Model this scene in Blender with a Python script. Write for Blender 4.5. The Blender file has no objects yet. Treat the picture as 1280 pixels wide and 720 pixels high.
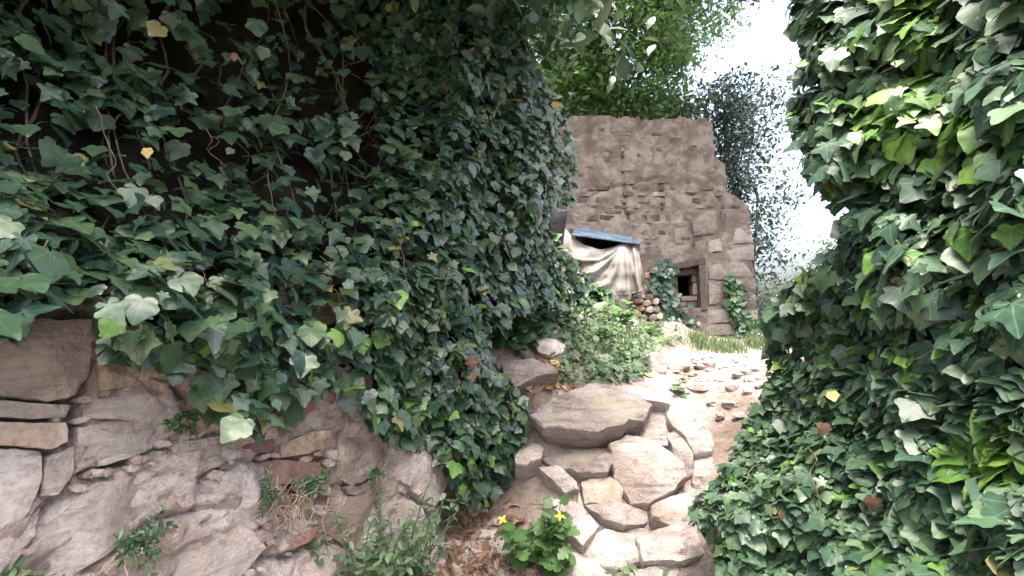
import bpy, math, random
import numpy as np
from mathutils import Vector, Matrix, noise as mnoise
from mathutils.geometry import delaunay_2d_cdt

random.seed(7); RNG = np.random.default_rng(7)
sc = bpy.context.scene
col = sc.collection

# ------------------------------------------------------------------ camera, sky, sun, exposure
PITCH = math.radians(4.0); CAM = Vector((0, 0, 1.4)); F = 640.0
cam_d = bpy.data.cameras.new('camera'); cam_d.sensor_width = 36; cam_d.lens = 18
cam_d.clip_start = 0.05; cam_d.clip_end = 3000
cam = bpy.data.objects.new('camera', cam_d); col.objects.link(cam)
cam.location = CAM; cam.rotation_euler = (math.pi/2 + PITCH, 0, 0)
sc.camera = cam
SUN_EL, SUN_AZ = math.radians(74), math.radians(188)     # azimuth clockwise from +Y (ahead), towards +X
w = bpy.data.worlds.new('World'); sc.world = w; w.use_nodes = True
nt = w.node_tree
sky = nt.nodes.new('ShaderNodeTexSky'); sky.sky_type = 'NISHITA'; sky.sun_disc = False
sky.sun_elevation = SUN_EL; sky.sun_rotation = SUN_AZ
sky.air_density = .8; sky.dust_density = 10.0; sky.ozone_density = .5
bg = nt.nodes['Background']; bg.inputs['Strength'].default_value = 0.15
nt.links.new(sky.outputs[0], bg.inputs[0])
sl = bpy.data.lights.new('sun', 'SUN'); sl.energy = .55; sl.angle = math.radians(30); sl.color = (1, .985, .965)
sun = bpy.data.objects.new('sun', sl); col.objects.link(sun)
sd = Vector((math.sin(SUN_AZ)*math.cos(SUN_EL), math.cos(SUN_AZ)*math.cos(SUN_EL), math.sin(SUN_EL)))
sun.rotation_euler = sd.to_track_quat('Z', 'Y').to_euler(); sun.location = sd*30
sc.view_settings.view_transform = 'Standard'; sc.view_settings.look = 'None'
sc.view_settings.gamma = 1; sc.view_settings.exposure = 2.85
sc.view_settings.use_curve_mapping = False

# ------------------------------------------------------------------ pixel <-> world helpers (1280 x 720 photo)
CP, SP = math.cos(PITCH), math.sin(PITCH)
def ray(px, py):
    a = (px-640)/F; b = (360-py)/F
    return Vector((a, CP - b*SP, SP + b*CP))
def W(px, py, y):
    d = ray(px, py); return CAM + d*(y/d.y)
def onplane(px, py, p0, n):
    d = ray(px, py); t = (p0-CAM).dot(n)/d.dot(n); return CAM + d*t
def topix(p):
    v = p-CAM; f = v.y*CP + v.z*SP; u = -v.y*SP + v.z*CP
    return (640+F*v.x/f, 360-F*u/f)
def inpoly(x, y, P):
    c = False; j = len(P)-1
    for i in range(len(P)):
        if (P[i][1] > y) != (P[j][1] > y) and x < (P[j][0]-P[i][0])*(y-P[i][1])/(P[j][1]-P[i][1]) + P[i][0]: c = not c
        j = i
    return c
def distpoly(x, y, P):
    best = 1e9
    for i in range(len(P)):
        ax, ay = P[i-1]; bx, by = P[i]; dx, dy = bx-ax, by-ay
        t = max(0, min(1, ((x-ax)*dx+(y-ay)*dy)/(dx*dx+dy*dy+1e-9)))
        best = min(best, math.hypot(x-ax-dx*t, y-ay-dy*t))
    return best
def nz(x, y, z=0.0): return mnoise.noise(Vector((x, y, z)))
def fbm(v, o=4):
    s = 0; a = 1; q = v.copy()
    for _ in range(o): s += a*mnoise.noise(q); a *= .5; q = q*2.03
    return s

# ------------------------------------------------------------------ materials
MATS = {}
def newmat(name):
    m = bpy.data.materials.new(name); m.use_nodes = True; MATS[name] = m
    return m, m.node_tree, m.node_tree.nodes, m.node_tree.links
def ramp(N, stops):
    r = N.new('ShaderNodeValToRGB'); e = r.color_ramp.elements
    while len(e) < len(stops): e.new(.5)
    for i, (p, c) in enumerate(stops): e[i].position = p; e[i].color = (*c, 1)
    return r
def math_node(N, L, op, a, b=None):
    m = N.new('ShaderNodeMath'); m.operation = op
    for i, v in enumerate((a, b)):
        if v is None: continue
        if hasattr(v, 'links') or hasattr(v, 'is_linked'): L.new(v, m.inputs[i])
        else: m.inputs[i].default_value = v
    return m.outputs[0]

def stone_mat(name, stops, scale=3.0, rough=.9, bump=.5, bscale=18., bdist=.03, spot=None, strata=0.0):
    m, t, N, L = newmat(name); b = N['Principled BSDF']; b.inputs['Roughness'].default_value = rough
    b.inputs['Specular IOR Level'].default_value = .2
    tc = N.new('ShaderNodeNewGeometry'); oi = N.new('ShaderNodeObjectInfo')
    n1 = N.new('ShaderNodeTexNoise'); n1.inputs['Scale'].default_value = scale; n1.inputs['Detail'].default_value = 8
    n1.inputs['Roughness'].default_value = .62; n1.inputs['Distortion'].default_value = .6
    L.new(tc.outputs['Position'], n1.inputs['Vector'])
    v = math_node(N, L, 'MULTIPLY', oi.outputs['Random'], .3)
    v = math_node(N, L, 'ADD', n1.outputs['Fac'], v); v = math_node(N, L, 'SUBTRACT', v, .15)
    r = ramp(N, stops); L.new(v, r.inputs[0]); c = r.outputs[0]
    # fine speckle
    n2 = N.new('ShaderNodeTexNoise'); n2.inputs['Scale'].default_value = scale*16; n2.inputs['Detail'].default_value = 5
    n2.inputs['Roughness'].default_value = .7; L.new(tc.outputs['Position'], n2.inputs['Vector'])
    sp = ramp(N, [(.3, (.55, .52, .5)), (.5, (1, 1, 1)), (.72, (1.25, 1.22, 1.2))]); L.new(n2.outputs['Fac'], sp.inputs[0])
    mx = N.new('ShaderNodeMix'); mx.data_type = 'RGBA'; mx.blend_type = 'MULTIPLY'; mx.inputs[0].default_value = .8
    L.new(c, mx.inputs[6]); L.new(sp.outputs[0], mx.inputs[7]); c = mx.outputs[2]
    if spot:
        n3 = N.new('ShaderNodeTexNoise'); n3.inputs['Scale'].default_value = scale*.7; n3.inputs['Detail'].default_value = 6
        mp = N.new('ShaderNodeMapping'); mp.inputs['Location'].default_value = (7.3, 2.2, 5.1)
        L.new(tc.outputs['Position'], mp.inputs[0]); L.new(mp.outputs[0], n3.inputs['Vector'])
        rr = ramp(N, [(.52, (0, 0, 0)), (.66, (1, 1, 1))]); L.new(n3.outputs['Fac'], rr.inputs[0])
        m2 = N.new('ShaderNodeMix'); m2.data_type = 'RGBA'; L.new(rr.outputs[0], m2.inputs[0]); L.new(c, m2.inputs[6])
        m2.inputs[7].default_value = (*spot, 1); c = m2.outputs[2]
    if strata:
        ms_ = N.new('ShaderNodeMapping'); ms_.inputs['Scale'].default_value = (3, 4, 34); ms_.inputs['Rotation'].default_value = (.35, .3, .2)
        L.new(tc.outputs['Position'], ms_.inputs[0]); n4 = N.new('ShaderNodeTexNoise'); n4.inputs['Scale'].default_value = 1.6; n4.inputs['Detail'].default_value = 7; n4.inputs['Roughness'].default_value = .65
        L.new(ms_.outputs[0], n4.inputs['Vector']); r4 = ramp(N, [(.34, (.5, .45, .42)), (.46, (.95, .93, .92)), (.6, (1.05, 1.04, 1.03)), (.75, (1.3, 1.3, 1.3))]); L.new(n4.outputs['Fac'], r4.inputs[0])
        m4 = N.new('ShaderNodeMix'); m4.data_type = 'RGBA'; m4.blend_type = 'MULTIPLY'; m4.inputs[0].default_value = strata
        L.new(c, m4.inputs[6]); L.new(r4.outputs[0], m4.inputs[7]); c = m4.outputs[2]
    L.new(c, b.inputs['Base Color'])
    bn = N.new('ShaderNodeTexNoise'); bn.inputs['Scale'].default_value = bscale; bn.inputs['Detail'].default_value = 9
    bn.inputs['Roughness'].default_value = .68; L.new(tc.outputs['Position'], bn.inputs['Vector'])
    bp = N.new('ShaderNodeBump'); bp.inputs['Strength'].default_value = bump; bp.inputs['Distance'].default_value = bdist
    L.new(bn.outputs['Fac'], bp.inputs['Height']); L.new(bp.outputs[0], b.inputs['Normal'])
    return m

stone_mat('wall_stone', [(.3, (.22, .18, .155)), (.5, (.39, .34, .31)), (.7, (.53, .48, .455))], 4, bump=.9, bdist=.05, spot=(.34, .32, .30), strata=.6)
stone_mat('grey_slab', [(.3, (.25, .225, .21)), (.5, (.37, .345, .325)), (.7, (.48, .45, .43))], 3, bump=.7, strata=.6)
stone_mat('ochre_stone', [(.3, (.20, .15, .11)), (.5, (.30, .24, .19)), (.7, (.40, .345, .30))], 4, bump=.6)
stone_mat('red_stone', [(.3, (.11, .07, .055)), (.5, (.17, .11, .09)), (.7, (.27, .20, .17))], 5, bump=.5)
stone_mat('mortar', [(.25, (.24, .195, .17)), (.42, (.44, .375, .345)), (.58, (.58, .525, .50)), (.75, (.70, .66, .64))], 5, bump=1., bscale=20, bdist=.06, spot=(.30, .235, .19))
stone_mat('pale_stone', [(.25, (.20, .165, .145)), (.42, (.33, .29, .27)), (.6, (.43, .395, .375)), (.8, (.52, .49, .47))], 5, bump=.9, bscale=16, bdist=.04, spot=(.29, .24, .205), strata=.8)
stone_mat('shale', [(.25, (.16, .135, .12)), (.45, (.26, .23, .215)), (.75, (.38, .345, .325))], 6, bump=.9, bscale=16, bdist=.04, spot=(.27, .26, .20), strata=.8)
stone_mat('tower_plaster', [(.28, (.045, .037, .030)), (.42, (.084, .070, .058)), (.56, (.118, .101, .086)), (.72, (.185, .163, .142))], 4.5, bump=.7, bscale=24, bdist=.03, spot=(.078, .064, .052))
stone_mat('tower_stone', [(.3, (.046, .038, .031)), (.5, (.096, .082, .070)), (.7, (.175, .154, .136))], 5, bump=.7, bscale=18, bdist=.04)
stone_mat('quoin', [(.3, (.10, .087, .075)), (.5, (.165, .148, .133)), (.7, (.235, .215, .198))], 3, bump=.9, bscale=12, bdist=.06)
stone_mat('soil', [(.3, (.10, .075, .055)), (.5, (.22, .175, .145)), (.65, (.31, .275, .255)), (.8, (.40, .37, .355))], 2.6, bump=.8, bscale=30)
stone_mat('gap_shade', [(.3, (.012, .012, .008)), (.5, (.025, .024, .014)), (.7, (.045, .038, .024))], 9, bump=1., bscale=30)  # ivy backing: shade of the gaps between leaves put into a near-black colour
stone_mat('bark', [(.3, (.045, .035, .028)), (.5, (.085, .068, .052)), (.7, (.14, .12, .095))], 8, bump=1., bscale=30)
stone_mat('old_timber', [(.3, (.05, .035, .03)), (.5, (.07, .056, .048)), (.7, (.10, .083, .072))], 10, bump=.8, bscale=40)
stone_mat('black_board', [(.3, (.008, .008, .009)), (.7, (.02, .02, .022))], 4, rough=.6, bump=.3)
stone_mat('twig', [(.3, (.16, .115, .075)), (.7, (.34, .27, .19))], 20, bump=.3)
stone_mat('vine', [(.3, (.07, .055, .035)), (.7, (.17, .13, .08))], 20, bump=.3)
stone_mat('pinkish_brick', [(.3, (.16, .095, .075)), (.7, (.27, .18, .15))], 6, bump=.6)

def leaf_mat(name, base, dark, light, rough=.42, trans=.22, veins=.35, spec=.5, yellow=None):
    m, t, N, L = newmat(name); b = N['Principled BSDF']
    oi = N.new('ShaderNodeObjectInfo'); ge = N.new('ShaderNodeNewGeometry')
    v = math_node(N, L, 'ADD', oi.outputs['Random'], ge.outputs['Random Per Island']); v = math_node(N, L, 'FRACT', v)
    st = [(0, dark), (.5, base), (.93, light)]
    if yellow: st = [(0, dark), (.5, base), (.978, light), (.996, yellow)]
    r = ramp(N, st); L.new(v, r.inputs[0]); c = r.outputs[0]
    uv = N.new('ShaderNodeUVMap'); sx = N.new('ShaderNodeSeparateXYZ'); L.new(uv.outputs[0], sx.inputs[0])
    if veins:
        ang = math_node(N, L, 'ARCTAN2', sx.outputs[0], math_node(N, L, 'ADD', sx.outputs[1], .02))
        rad = math_node(N, L, 'SQRT', math_node(N, L, 'ADD', math_node(N, L, 'MULTIPLY', sx.outputs[0], sx.outputs[0]), math_node(N, L, 'MULTIPLY', sx.outputs[1], sx.outputs[1])))
        pp = math_node(N, L, 'PINGPONG', ang, .41)
        dist = math_node(N, L, 'MULTIPLY', pp, rad)
        k = math_node(N, L, 'LESS_THAN', dist, .018); k = math_node(N, L, 'MULTIPLY', k, veins)
        mx = N.new('ShaderNodeMix'); mx.data_type = 'RGBA'; L.new(k, mx.inputs[0]); L.new(c, mx.inputs[6])
        mx.inputs[7].default_value = (light[0]*1.7+.02, light[1]*1.5+.02, light[2]*1.6+.02, 1); c = mx.outputs[2]
    nn = N.new('ShaderNodeTexNoise'); nn.inputs['Scale'].default_value = 60; L.new(ge.outputs['Position'], nn.inputs['Vector'])
    rr = ramp(N, [(.3, (.75, .75, .75)), (.7, (1.2, 1.2, 1.2))]); L.new(nn.outputs['Fac'], rr.inputs[0])
    m3 = N.new('ShaderNodeMix'); m3.data_type = 'RGBA'; m3.blend_type = 'MULTIPLY'; m3.inputs[0].default_value = .8
    L.new(c, m3.inputs[6]); L.new(rr.outputs[0], m3.inputs[7]); c = m3.outputs[2]
    L.new(c, b.inputs['Base Color']); b.inputs['Roughness'].default_value = rough; b.inputs['Specular IOR Level'].default_value = spec
    tr = N.new('ShaderNodeBsdfTranslucent')
    g2 = N.new('ShaderNodeGamma'); g2.inputs[1].default_value = .8; L.new(c, g2.inputs[0]); L.new(g2.outputs[0], tr.inputs[0])
    ms = N.new('ShaderNodeMixShader'); ms.inputs[0].default_value = trans
    L.new(b.outputs[0], ms.inputs[1]); L.new(tr.outputs[0], ms.inputs[2])
    L.new(ms.outputs[0], N['Material Output'].inputs['Surface'])
    return m
leaf_mat('ivy', (.034, .078, .040), (.016, .045, .032), (.066, .118, .05), rough=.36, spec=.55, trans=.15, yellow=(.20, .19, .06))
leaf_mat('ivy_pale', (.058, .118, .066), (.030, .074, .048), (.095, .165, .082), rough=.4, spec=.5, trans=.2, yellow=(.22, .21, .08))  # paler copy of ivy: brightness of the right-hand ivy put into its colour
leaf_mat('ivy_young', (.10, .225, .04), (.06, .15, .035), (.16, .30, .055), rough=.42, trans=.3)
leaf_mat('ivy_small', (.032, .080, .030), (.018, .048, .024), (.058, .125, .040), rough=.4, trans=.18, veins=0)
leaf_mat('ivy_blue', (.022, .055, .036), (.014, .036, .026), (.038, .085, .045), rough=.4, trans=.12, veins=0)
leaf_mat('weed', (.075, .135, .062), (.05, .095, .045), (.11, .18, .085), rough=.55, trans=.25, veins=0)
leaf_mat('celandine', (.07, .155, .045), (.048, .115, .036), (.095, .19, .055), rough=.5, trans=.3, veins=0)
leaf_mat('tree_leaf', (.065, .15, .036), (.03, .085, .024), (.11, .21, .045), rough=.5, trans=.5, veins=0)
leaf_mat('grass', (.075, .125, .045), (.05, .095, .035), (.12, .155, .065), rough=.6, trans=.3, veins=0)
leaf_mat('dead_leaf', (.17, .105, .068), (.09, .055, .038), (.30, .205, .14), rough=.75, trans=.15, veins=0, spec=.2)
leaf_mat('yellow_leaf', (.50, .38, .14), (.38, .26, .09), (.60, .48, .2), rough=.65, trans=.2, veins=0, spec=.2)
leaf_mat('yellow_petal', (.75, .60, .03), (.70, .52, .02), (.80, .66, .05), rough=.5, trans=.2, veins=0)

def cloth_mat():
    m, t, N, L = newmat('tarpaulin'); b = N['Principled BSDF']; b.inputs['Roughness'].default_value = .9; b.inputs['Specular IOR Level'].default_value = .15
    ge = N.new('ShaderNodeNewGeometry'); n = N.new('ShaderNodeTexNoise'); n.inputs['Scale'].default_value = 4; n.inputs['Detail'].default_value = 6
    L.new(ge.outputs['Position'], n.inputs['Vector'])
    r = ramp(N, [(.36, (.10, .093, .080)), (.5, (.15, .145, .132)), (.66, (.19, .187, .178))]); L.new(n.outputs[0], r.inputs[0]); L.new(r.outputs[0], b.inputs['Base Color'])
    m, t, N, L = newmat('blue_sheet'); b = N['Principled BSDF']; b.inputs['Roughness'].default_value = 1.0; b.inputs['Specular IOR Level'].default_value = .1
    ge = N.new('ShaderNodeNewGeometry'); n = N.new('ShaderNodeTexNoise'); n.inputs['Scale'].default_value = 5; n.inputs['Detail'].default_value = 6
    L.new(ge.outputs['Position'], n.inputs['Vector'])
    r = ramp(N, [(.3, (.018, .028, .04)), (.5, (.035, .055, .08)), (.75, (.08, .105, .13))]); L.new(n.outputs[0], r.inputs[0]); L.new(r.outputs[0], b.inputs['Base Color'])
cloth_mat()

# ------------------------------------------------------------------ object helpers
def link(o): col.objects.link(o); return o
def tag(o, label=None, cat=None, group=None, kind=None):
    for k, v in (('label', label), ('category', cat), ('group', group), ('kind', kind)):
        if v: o[k] = v
    return o
WL = {}
def empty(name, loc, label, cat, group=None):
    o = link(bpy.data.objects.new(name, None)); o.location = loc; o.empty_display_size = .1; WL[o.name] = Vector(loc)
    return tag(o, label, cat, group)
def put(name, me, mat=None, parent=None, M=None, kind=None):
    """link a mesh object; M is its world matrix; parents are never rotated"""
    if mat is not None and not me.materials: me.materials.append(MATS[mat])
    o = link(bpy.data.objects.new(name, me)); M = M or Matrix()
    if parent: o.parent = parent; M = Matrix.Translation(-WL[parent.name]) @ M
    o.matrix_local = M if parent else M
    WL[o.name] = (Matrix.Translation(WL[parent.name]) @ M).translation if parent else M.translation.copy()
    if kind: o['kind'] = kind
    return o
def mesh(name, V, Fs, smooth=True):
    me = bpy.data.meshes.new(name); me.from_pydata([tuple(v) for v in V], [], Fs); me.validate()
    if smooth: me.polygons.foreach_set('use_smooth', [True]*len(me.polygons))
    me.update(); return me
def bulk(name, V, T, UV=None, smooth=True):
    """numpy verts (n,3), tris (m,3), per-vertex uv (n,2)"""
    me = bpy.data.meshes.new(name); n, m = len(V), len(T)
    me.vertices.add(n); me.vertices.foreach_set('co', np.asarray(V, np.float32).ravel())
    me.loops.add(3*m); me.loops.foreach_set('vertex_index', np.asarray(T, np.int32).ravel())
    me.polygons.add(m); me.polygons.foreach_set('loop_start', np.arange(0, 3*m, 3, dtype=np.int32))
    me.polygons.foreach_set('use_smooth', np.full(m, smooth))
    if UV is not None:
        l = me.uv_layers.new(name='UVMap'); l.data.foreach_set('uv', np.asarray(UV, np.float32)[np.asarray(T).ravel()].ravel())
    me.update(calc_edges=True); return me
def tube_geo(pts, r0, r1, sides=5):
    V, Fs = [], []; n = len(pts)
    up = Vector((.31, .17, .93))
    for i, p in enumerate(pts):
        d = (pts[min(i+1, n-1)]-pts[max(i-1, 0)]).normalized()
        a = d.cross(up)
        if a.length < .05: a = d.cross(Vector((1, 0, 0)))
        a.normalize(); b = d.cross(a); r = r0+(r1-r0)*i/max(1, n-1)
        for k in range(sides):
            t = 2*math.pi*k/sides; V.append(p+a*(r*math.cos(t))+b*(r*math.sin(t)))
    for i in range(n-1):
        for k in range(sides):
            k2 = (k+1) % sides; Fs.append((i*sides+k, i*sides+k2, (i+1)*sides+k2, (i+1)*sides+k))
    Fs.append(tuple(range(sides-1, -1, -1))); Fs.append(tuple((n-1)*sides+k for k in range(sides)))
    return V, Fs
def tube(name, pts, r0, r1, mat, parent=None, sides=5):
    base = pts[0].copy(); V, Fs = tube_geo([p-base for p in pts], r0, r1, sides)
    return put(name, mesh(name, V, Fs), mat, parent, Matrix.Translation(base))
def wiggle(a, b, n, amp, seed):
    return [a.lerp(b, i/n) + Vector((nz(i*.7, seed), nz(i*.7, seed+9), nz(i*.7, seed+21)))*amp*math.sin(math.pi*min(1, i/n+.05)) for i in range(n+1)]

# ------------------------------------------------------------------ leaf shapes (base at origin, tip +y, normal +z, unit length)
def half_leaf(kind):
    if kind == 'ivy':   return [(0, 0), (.11, -.12), (.27, -.15), (.42, -.06), (.44, .06), (.43, .15), (.53, .20), (.60, .27), (.61, .37), (.53, .45), (.38, .52), (.31, .62), (.20, .80), (.11, .92), (.045, .985), (0, 1)]
    if kind == 'ivy2':  return [(0, 0), (.12, -.12), (.31, -.13), (.47, -.02), (.51, .12), (.53, .20), (.59, .30), (.58, .42), (.50, .52), (.42, .60), (.33, .70), (.22, .83), (.12, .935), (.05, .985), (0, 1)]
    if kind == 'ivy3':  return [(0, 0), (.09, -.13), (.23, -.18), (.37, -.12), (.38, .02), (.37, .12), (.51, .15), (.61, .22), (.62, .31), (.52, .38), (.33, .45), (.26, .56), (.17, .76), (.07, .93), (0, 1)]
    if kind == 'oval':  return [(0, 0), (.14, .12), (.22, .32), (.24, .5), (.18, .72), (.08, .9), (0, 1)]
    if kind == 'lance': return [(0, 0), (.08, .15), (.13, .38), (.12, .6), (.06, .85), (0, 1)]
    if kind == 'lobed': return [(0, 0), (.13, .06), (.30, .05), (.36, .18), (.28, .28), (.24, .33), (.42, .42), (.46, .58), (.32, .64), (.24, .66), (.28, .82), (.15, .95), (0, 1)]
    if kind == 'tiny':  return [(0, 0), (.26, .42), (0, 1)]
def leaf_geo(kind, fold=.18, droop=.18, curl=.1, pet=0.0, seed=0):
    h = half_leaf(kind); n = len(h); V = []; T = []
    spine = [(0, y) for y in ((.0, .2, .42, .7, 1) if n > 8 else (0, .5, 1) if n > 3 else (0, 1))]
    rs = random.Random(seed)
    def z(x, y):
        return abs(x)*fold - droop*(max(0, y)**2) - curl*(abs(x)**2)*2.2 + .035*math.sin(9*x+seed)*math.cos(7*y+seed*2)
    if n <= 3:
        V = [(0, 0, 0), (.26, .42, z(.26, .42)), (0, 1, z(0, 1)), (-.26, .42, z(-.26, .42))]; T = [(0, 1, 2), (0, 2, 3)]
    else:
        for x, y in spine: V.append((x, y, z(0, y)))
        ns = len(spine)
        for s in (1, -1):
            idx = [0]
            for (x, y) in h[1:-1]:
                x2 = x*(1+rs.uniform(-.08, .08)); y2 = y+rs.uniform(-.02, .02); V.append((s*x2, y2, z(x2, y2))); idx.append(len(V)-1)
            idx.append(ns-1)
            # strip between spine and outline
            k = 0
            for i in range(len(idx)-1):
                yo = V[idx[i+1]][1]
                t = (idx[i], idx[i+1], k)
                if len(set(t)) == 3: T.append(t if s > 0 else t[::-1])
                while k < ns-1 and (yo > spine[k+1][1]-.02 or i == len(idx)-2) and not (idx[i+1] == ns-1 and k+1 == ns-1):
                    t = (idx[i+1], k+1, k)
                    if len(set(t)) == 3: T.append(t if s > 0 else t[::-1])
                    k += 1
    if pet:
        a = len(V); p0 = (0, .02, -.005); p1 = (.03, -pet*.6, -.10*pet); p2 = (0, -pet, -.5*pet); r = .014
        for p in (p0, p1, p2):
            for k in range(3): V.append((p[0]+r*math.cos(2.09*k), p[1], p[2]+r*math.sin(2.09*k)))
        for i in range(2):
            for k in range(3):
                q = a+i*3; T += [(q+k, q+(k+1) % 3, q+3+(k+1) % 3), (q+k, q+3+(k+1) % 3, q+3+k)]
    return np.array(V, float), np.array(T, int)
def leaf_mesh(name, mat, kind, **k):
    V, T = leaf_geo(kind, **k); me = bulk(name, V, T, V[:, :2]); me.materials.append(MATS[mat]); return me
def leaf_set(mat, kinds, n=6, pet=.5):
    return [leaf_mesh(mat+'_leaf', mat, kinds[i % len(kinds)], fold=random.uniform(.02, .3), droop=random.uniform(.05, .3), curl=random.uniform(0, .22), pet=pet, seed=i) for i in range(n)]
def frames(P, Nn, D, S):
    """P (n,3) base, Nn normals, D tip directions, S sizes -> matrices (n,3,3)"""
    Nn = Nn/np.linalg.norm(Nn, axis=1, keepdims=True)
    D = D-(D*Nn).sum(1, keepdims=True)*Nn; D = D/np.maximum(1e-6, np.linalg.norm(D, axis=1, keepdims=True))
    X = np.cross(D, Nn)
    return np.stack([X, D, Nn], 2)*S[:, None, None]
def foliage_mesh(name, mat, P, R, geos):
    """one mesh of many leaves"""
    Vs, Ts, Us = [], [], []; off = 0; pick = RNG.integers(0, len(geos), len(P))
    for g, (V, T) in enumerate(geos):
        ix = np.where(pick == g)[0]
        if not len(ix): continue
        vv = np.einsum('nij,vj->nvi', R[ix], V)+P[ix][:, None, :]
        Vs.append(vv.reshape(-1, 3)); k = len(V)
        Ts.append((T[None]+(np.arange(len(ix))*k)[:, None, None]).reshape(-1, 3)+off); off += len(ix)*k
        Us.append(np.tile(V[:, :2], (len(ix), 1)))
    me = bulk(name, np.concatenate(Vs), np.concatenate(Ts), np.concatenate(Us)); me.materials.append(MATS[mat]); return me
def to_M(p, R):
    M = Matrix([[*R[0], p[0]], [*R[1], p[1]], [*R[2], p[2]], [0, 0, 0, 1]]); return M
IVYGEO = [leaf_geo(k, fold=f, droop=d, curl=c, pet=.55, seed=i) for i, (k, f, d, c) in enumerate([('ivy', .1, .15, .1), ('ivy2', .25, .1, .15), ('ivy3', .05, .28, .05), ('ivy2', .0, .2, .2), ('ivy', .3, .22, .1)])]
SMALLGEO = [leaf_geo('lobed', fold=.1, droop=.2, seed=3), leaf_geo('oval', fold=.2, droop=.2, seed=4), leaf_geo('ivy2', fold=.1, droop=.2, seed=5)]
TINYGEO = [leaf_geo('tiny', fold=.3, droop=.1), leaf_geo('tiny', fold=.05, droop=.3)]
OVALGEO = [leaf_geo('oval', fold=.2, droop=.2, seed=1), leaf_geo('lance', fold=.25, droop=.3, seed=2)]
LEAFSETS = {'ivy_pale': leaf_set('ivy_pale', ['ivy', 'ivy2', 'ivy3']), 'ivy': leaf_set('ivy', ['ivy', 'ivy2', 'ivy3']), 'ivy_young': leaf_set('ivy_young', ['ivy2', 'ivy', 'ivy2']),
            'weed': leaf_set('weed', ['oval', 'lance', 'oval'], 5, .15), 'celandine': leaf_set('celandine', ['lobed'], 4, .3),
            'dead_leaf': [leaf_mesh('dead_leaf', 'dead_leaf', kk, fold=ff, droop=dd, curl=cc, pet=.3, seed=ii) for ii, (kk, ff, dd, cc) in enumerate([('ivy2', .5, .5, .1), ('oval', .8, .3, 0), ('lobed', .2, .6, .4), ('ivy', -.4, .4, .5), ('oval', .5, .7, 0)])], 'yellow_leaf': leaf_set('yellow_leaf', ['ivy2', 'oval', 'ivy'], 4, .3)}

# ------------------------------------------------------------------ terrain
def pt(px, py, y): v = W(px, py, y); return (v.x, v.y, v.z)
def lineY(px):                                   # plan line of the old wall on the left of the path
    k = (px-640)/F; return 1.737/(.579-k)
L_DIR = Vector((.579, 1, 0)).normalized(); L_N = Vector((L_DIR.y, -L_DIR.x, 0)); L_P = Vector((-1.1, 1.1, 0))
RP0 = W(800, 700, 2.5); RP1 = W(800, 490, 3.35)   # foot and head of the rubble step
CT = [(0, -4, -.15), (0, -1, 0), (0, .6, .02), (-.8, .6, .02), (.6, .5, .1), (0, 1.6, .1), (.5, 1.7, .12),
      pt(560, 700, 2.45), pt(556, 676, 2.5), pt(585, 668, 2.68), pt(545, 690, 2.4), pt(620, 690, 2.5), pt(690, 715, 2.45), pt(800, 730, 2.45), pt(880, 735, 2.4),
      pt(700, 560, 3.0), pt(800, 560, 3.04), pt(800, 650, 2.68), pt(730, 640, 2.7), pt(870, 600, 2.88), pt(640, 560, 3.15), pt(605, 615, 2.95),
      pt(800, 490, 3.4), pt(720, 495, 3.3), pt(880, 490, 3.5), pt(850, 470, 3.9), pt(930, 455, 4.6), pt(900, 440, 6), pt(940, 440, 6.2), pt(840, 446, 5.6),
      pt(660, 480, 3.2), pt(690, 440, 3.8), pt(740, 430, 4.2), pt(780, 450, 4.1), pt(760, 402, 5.1), pt(735, 385, 5.6), pt(800, 402, 6.0), pt(826, 432, 5.6), pt(700, 372, 5.2), pt(690, 312, 5.3), pt(722, 348, 5.6), pt(748, 370, 5.7), pt(660, 400, 4.2), pt(640, 330, 4.6),
      pt(800, 395, 7), pt(850, 423, 8.7), pt(940, 422, 9), pt(1000, 425, 9), (3, 14, 1.1), (-1, 14, 1.4), (8, 14, .9),
      pt(890, 690, 2.45), pt(950, 580, 2.6), pt(950, 480, 3.3), pt(1050, 600, 2.1), pt(1050, 740, 1.8), pt(1150, 760, 1.5), pt(1280, 780, 1.2), pt(1000, 440, 4), (2.2, 2.5, 1.25), (2, .5, 1.1), (1.6, -1, 1.0), (4, 5, 1.3), (5, 0, 1.2), (-8, 10, 1.8), (12, 12, .8), (0, 22, .8), (-14, 20, 1), (14, 24, .6), (-10, -8, 0), (10, -8, 0), (-3, 0, .0), (-4, 5, 1.6)]
CA = np.array(CT, float)
def _rbf():
    n = len(CA); D = np.linalg.norm(CA[:, None, :2]-CA[None, :, :2], axis=2)
    A = np.zeros((n+1, n+1)); A[:n, :n] = -D-np.eye(n)*.02; A[:n, n] = 1; A[n, :n] = 1
    return np.linalg.solve(A, np.append(CA[:, 2], 0))
RW = _rbf()
def ground_np(X, Y):
    Z = np.full(X.shape, RW[-1])
    for (cx, cy, _), wt in zip(CA, RW[:-1]): Z = Z - wt*np.sqrt((X-cx)**2+(Y-cy)**2)
    # retained bank behind the old wall
    d = (X-L_P.x)*L_N.x+(Y-L_P.y)*L_N.y; t = np.clip((-d-.16)/.2, 0, 1)
    return Z*(1-t)+np.maximum(Z, 1.42)*t
_TX, _TY = np.meshgrid(np.arange(-3, 5.01, .05), np.arange(-1, 12.01, .05)); _TZ = ground_np(_TX, _TY).tolist()
def ground(x, y):                                # table lookup of the terrain height near the path
    if not (-2.95 < x < 4.9 and -.95 < y < 11.9): return float(ground_np(np.array([float(x)]), np.array([float(y)]))[0])
    a = (x+3)*20; b = (y+1)*20; i = int(a); j = int(b); a -= i; b -= j; r0 = _TZ[j]; r1 = _TZ[j+1]
    return (r0[i]*(1-a)+r0[i+1]*a)*(1-b)+(r1[i]*(1-a)+r1[i+1]*a)*b
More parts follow.
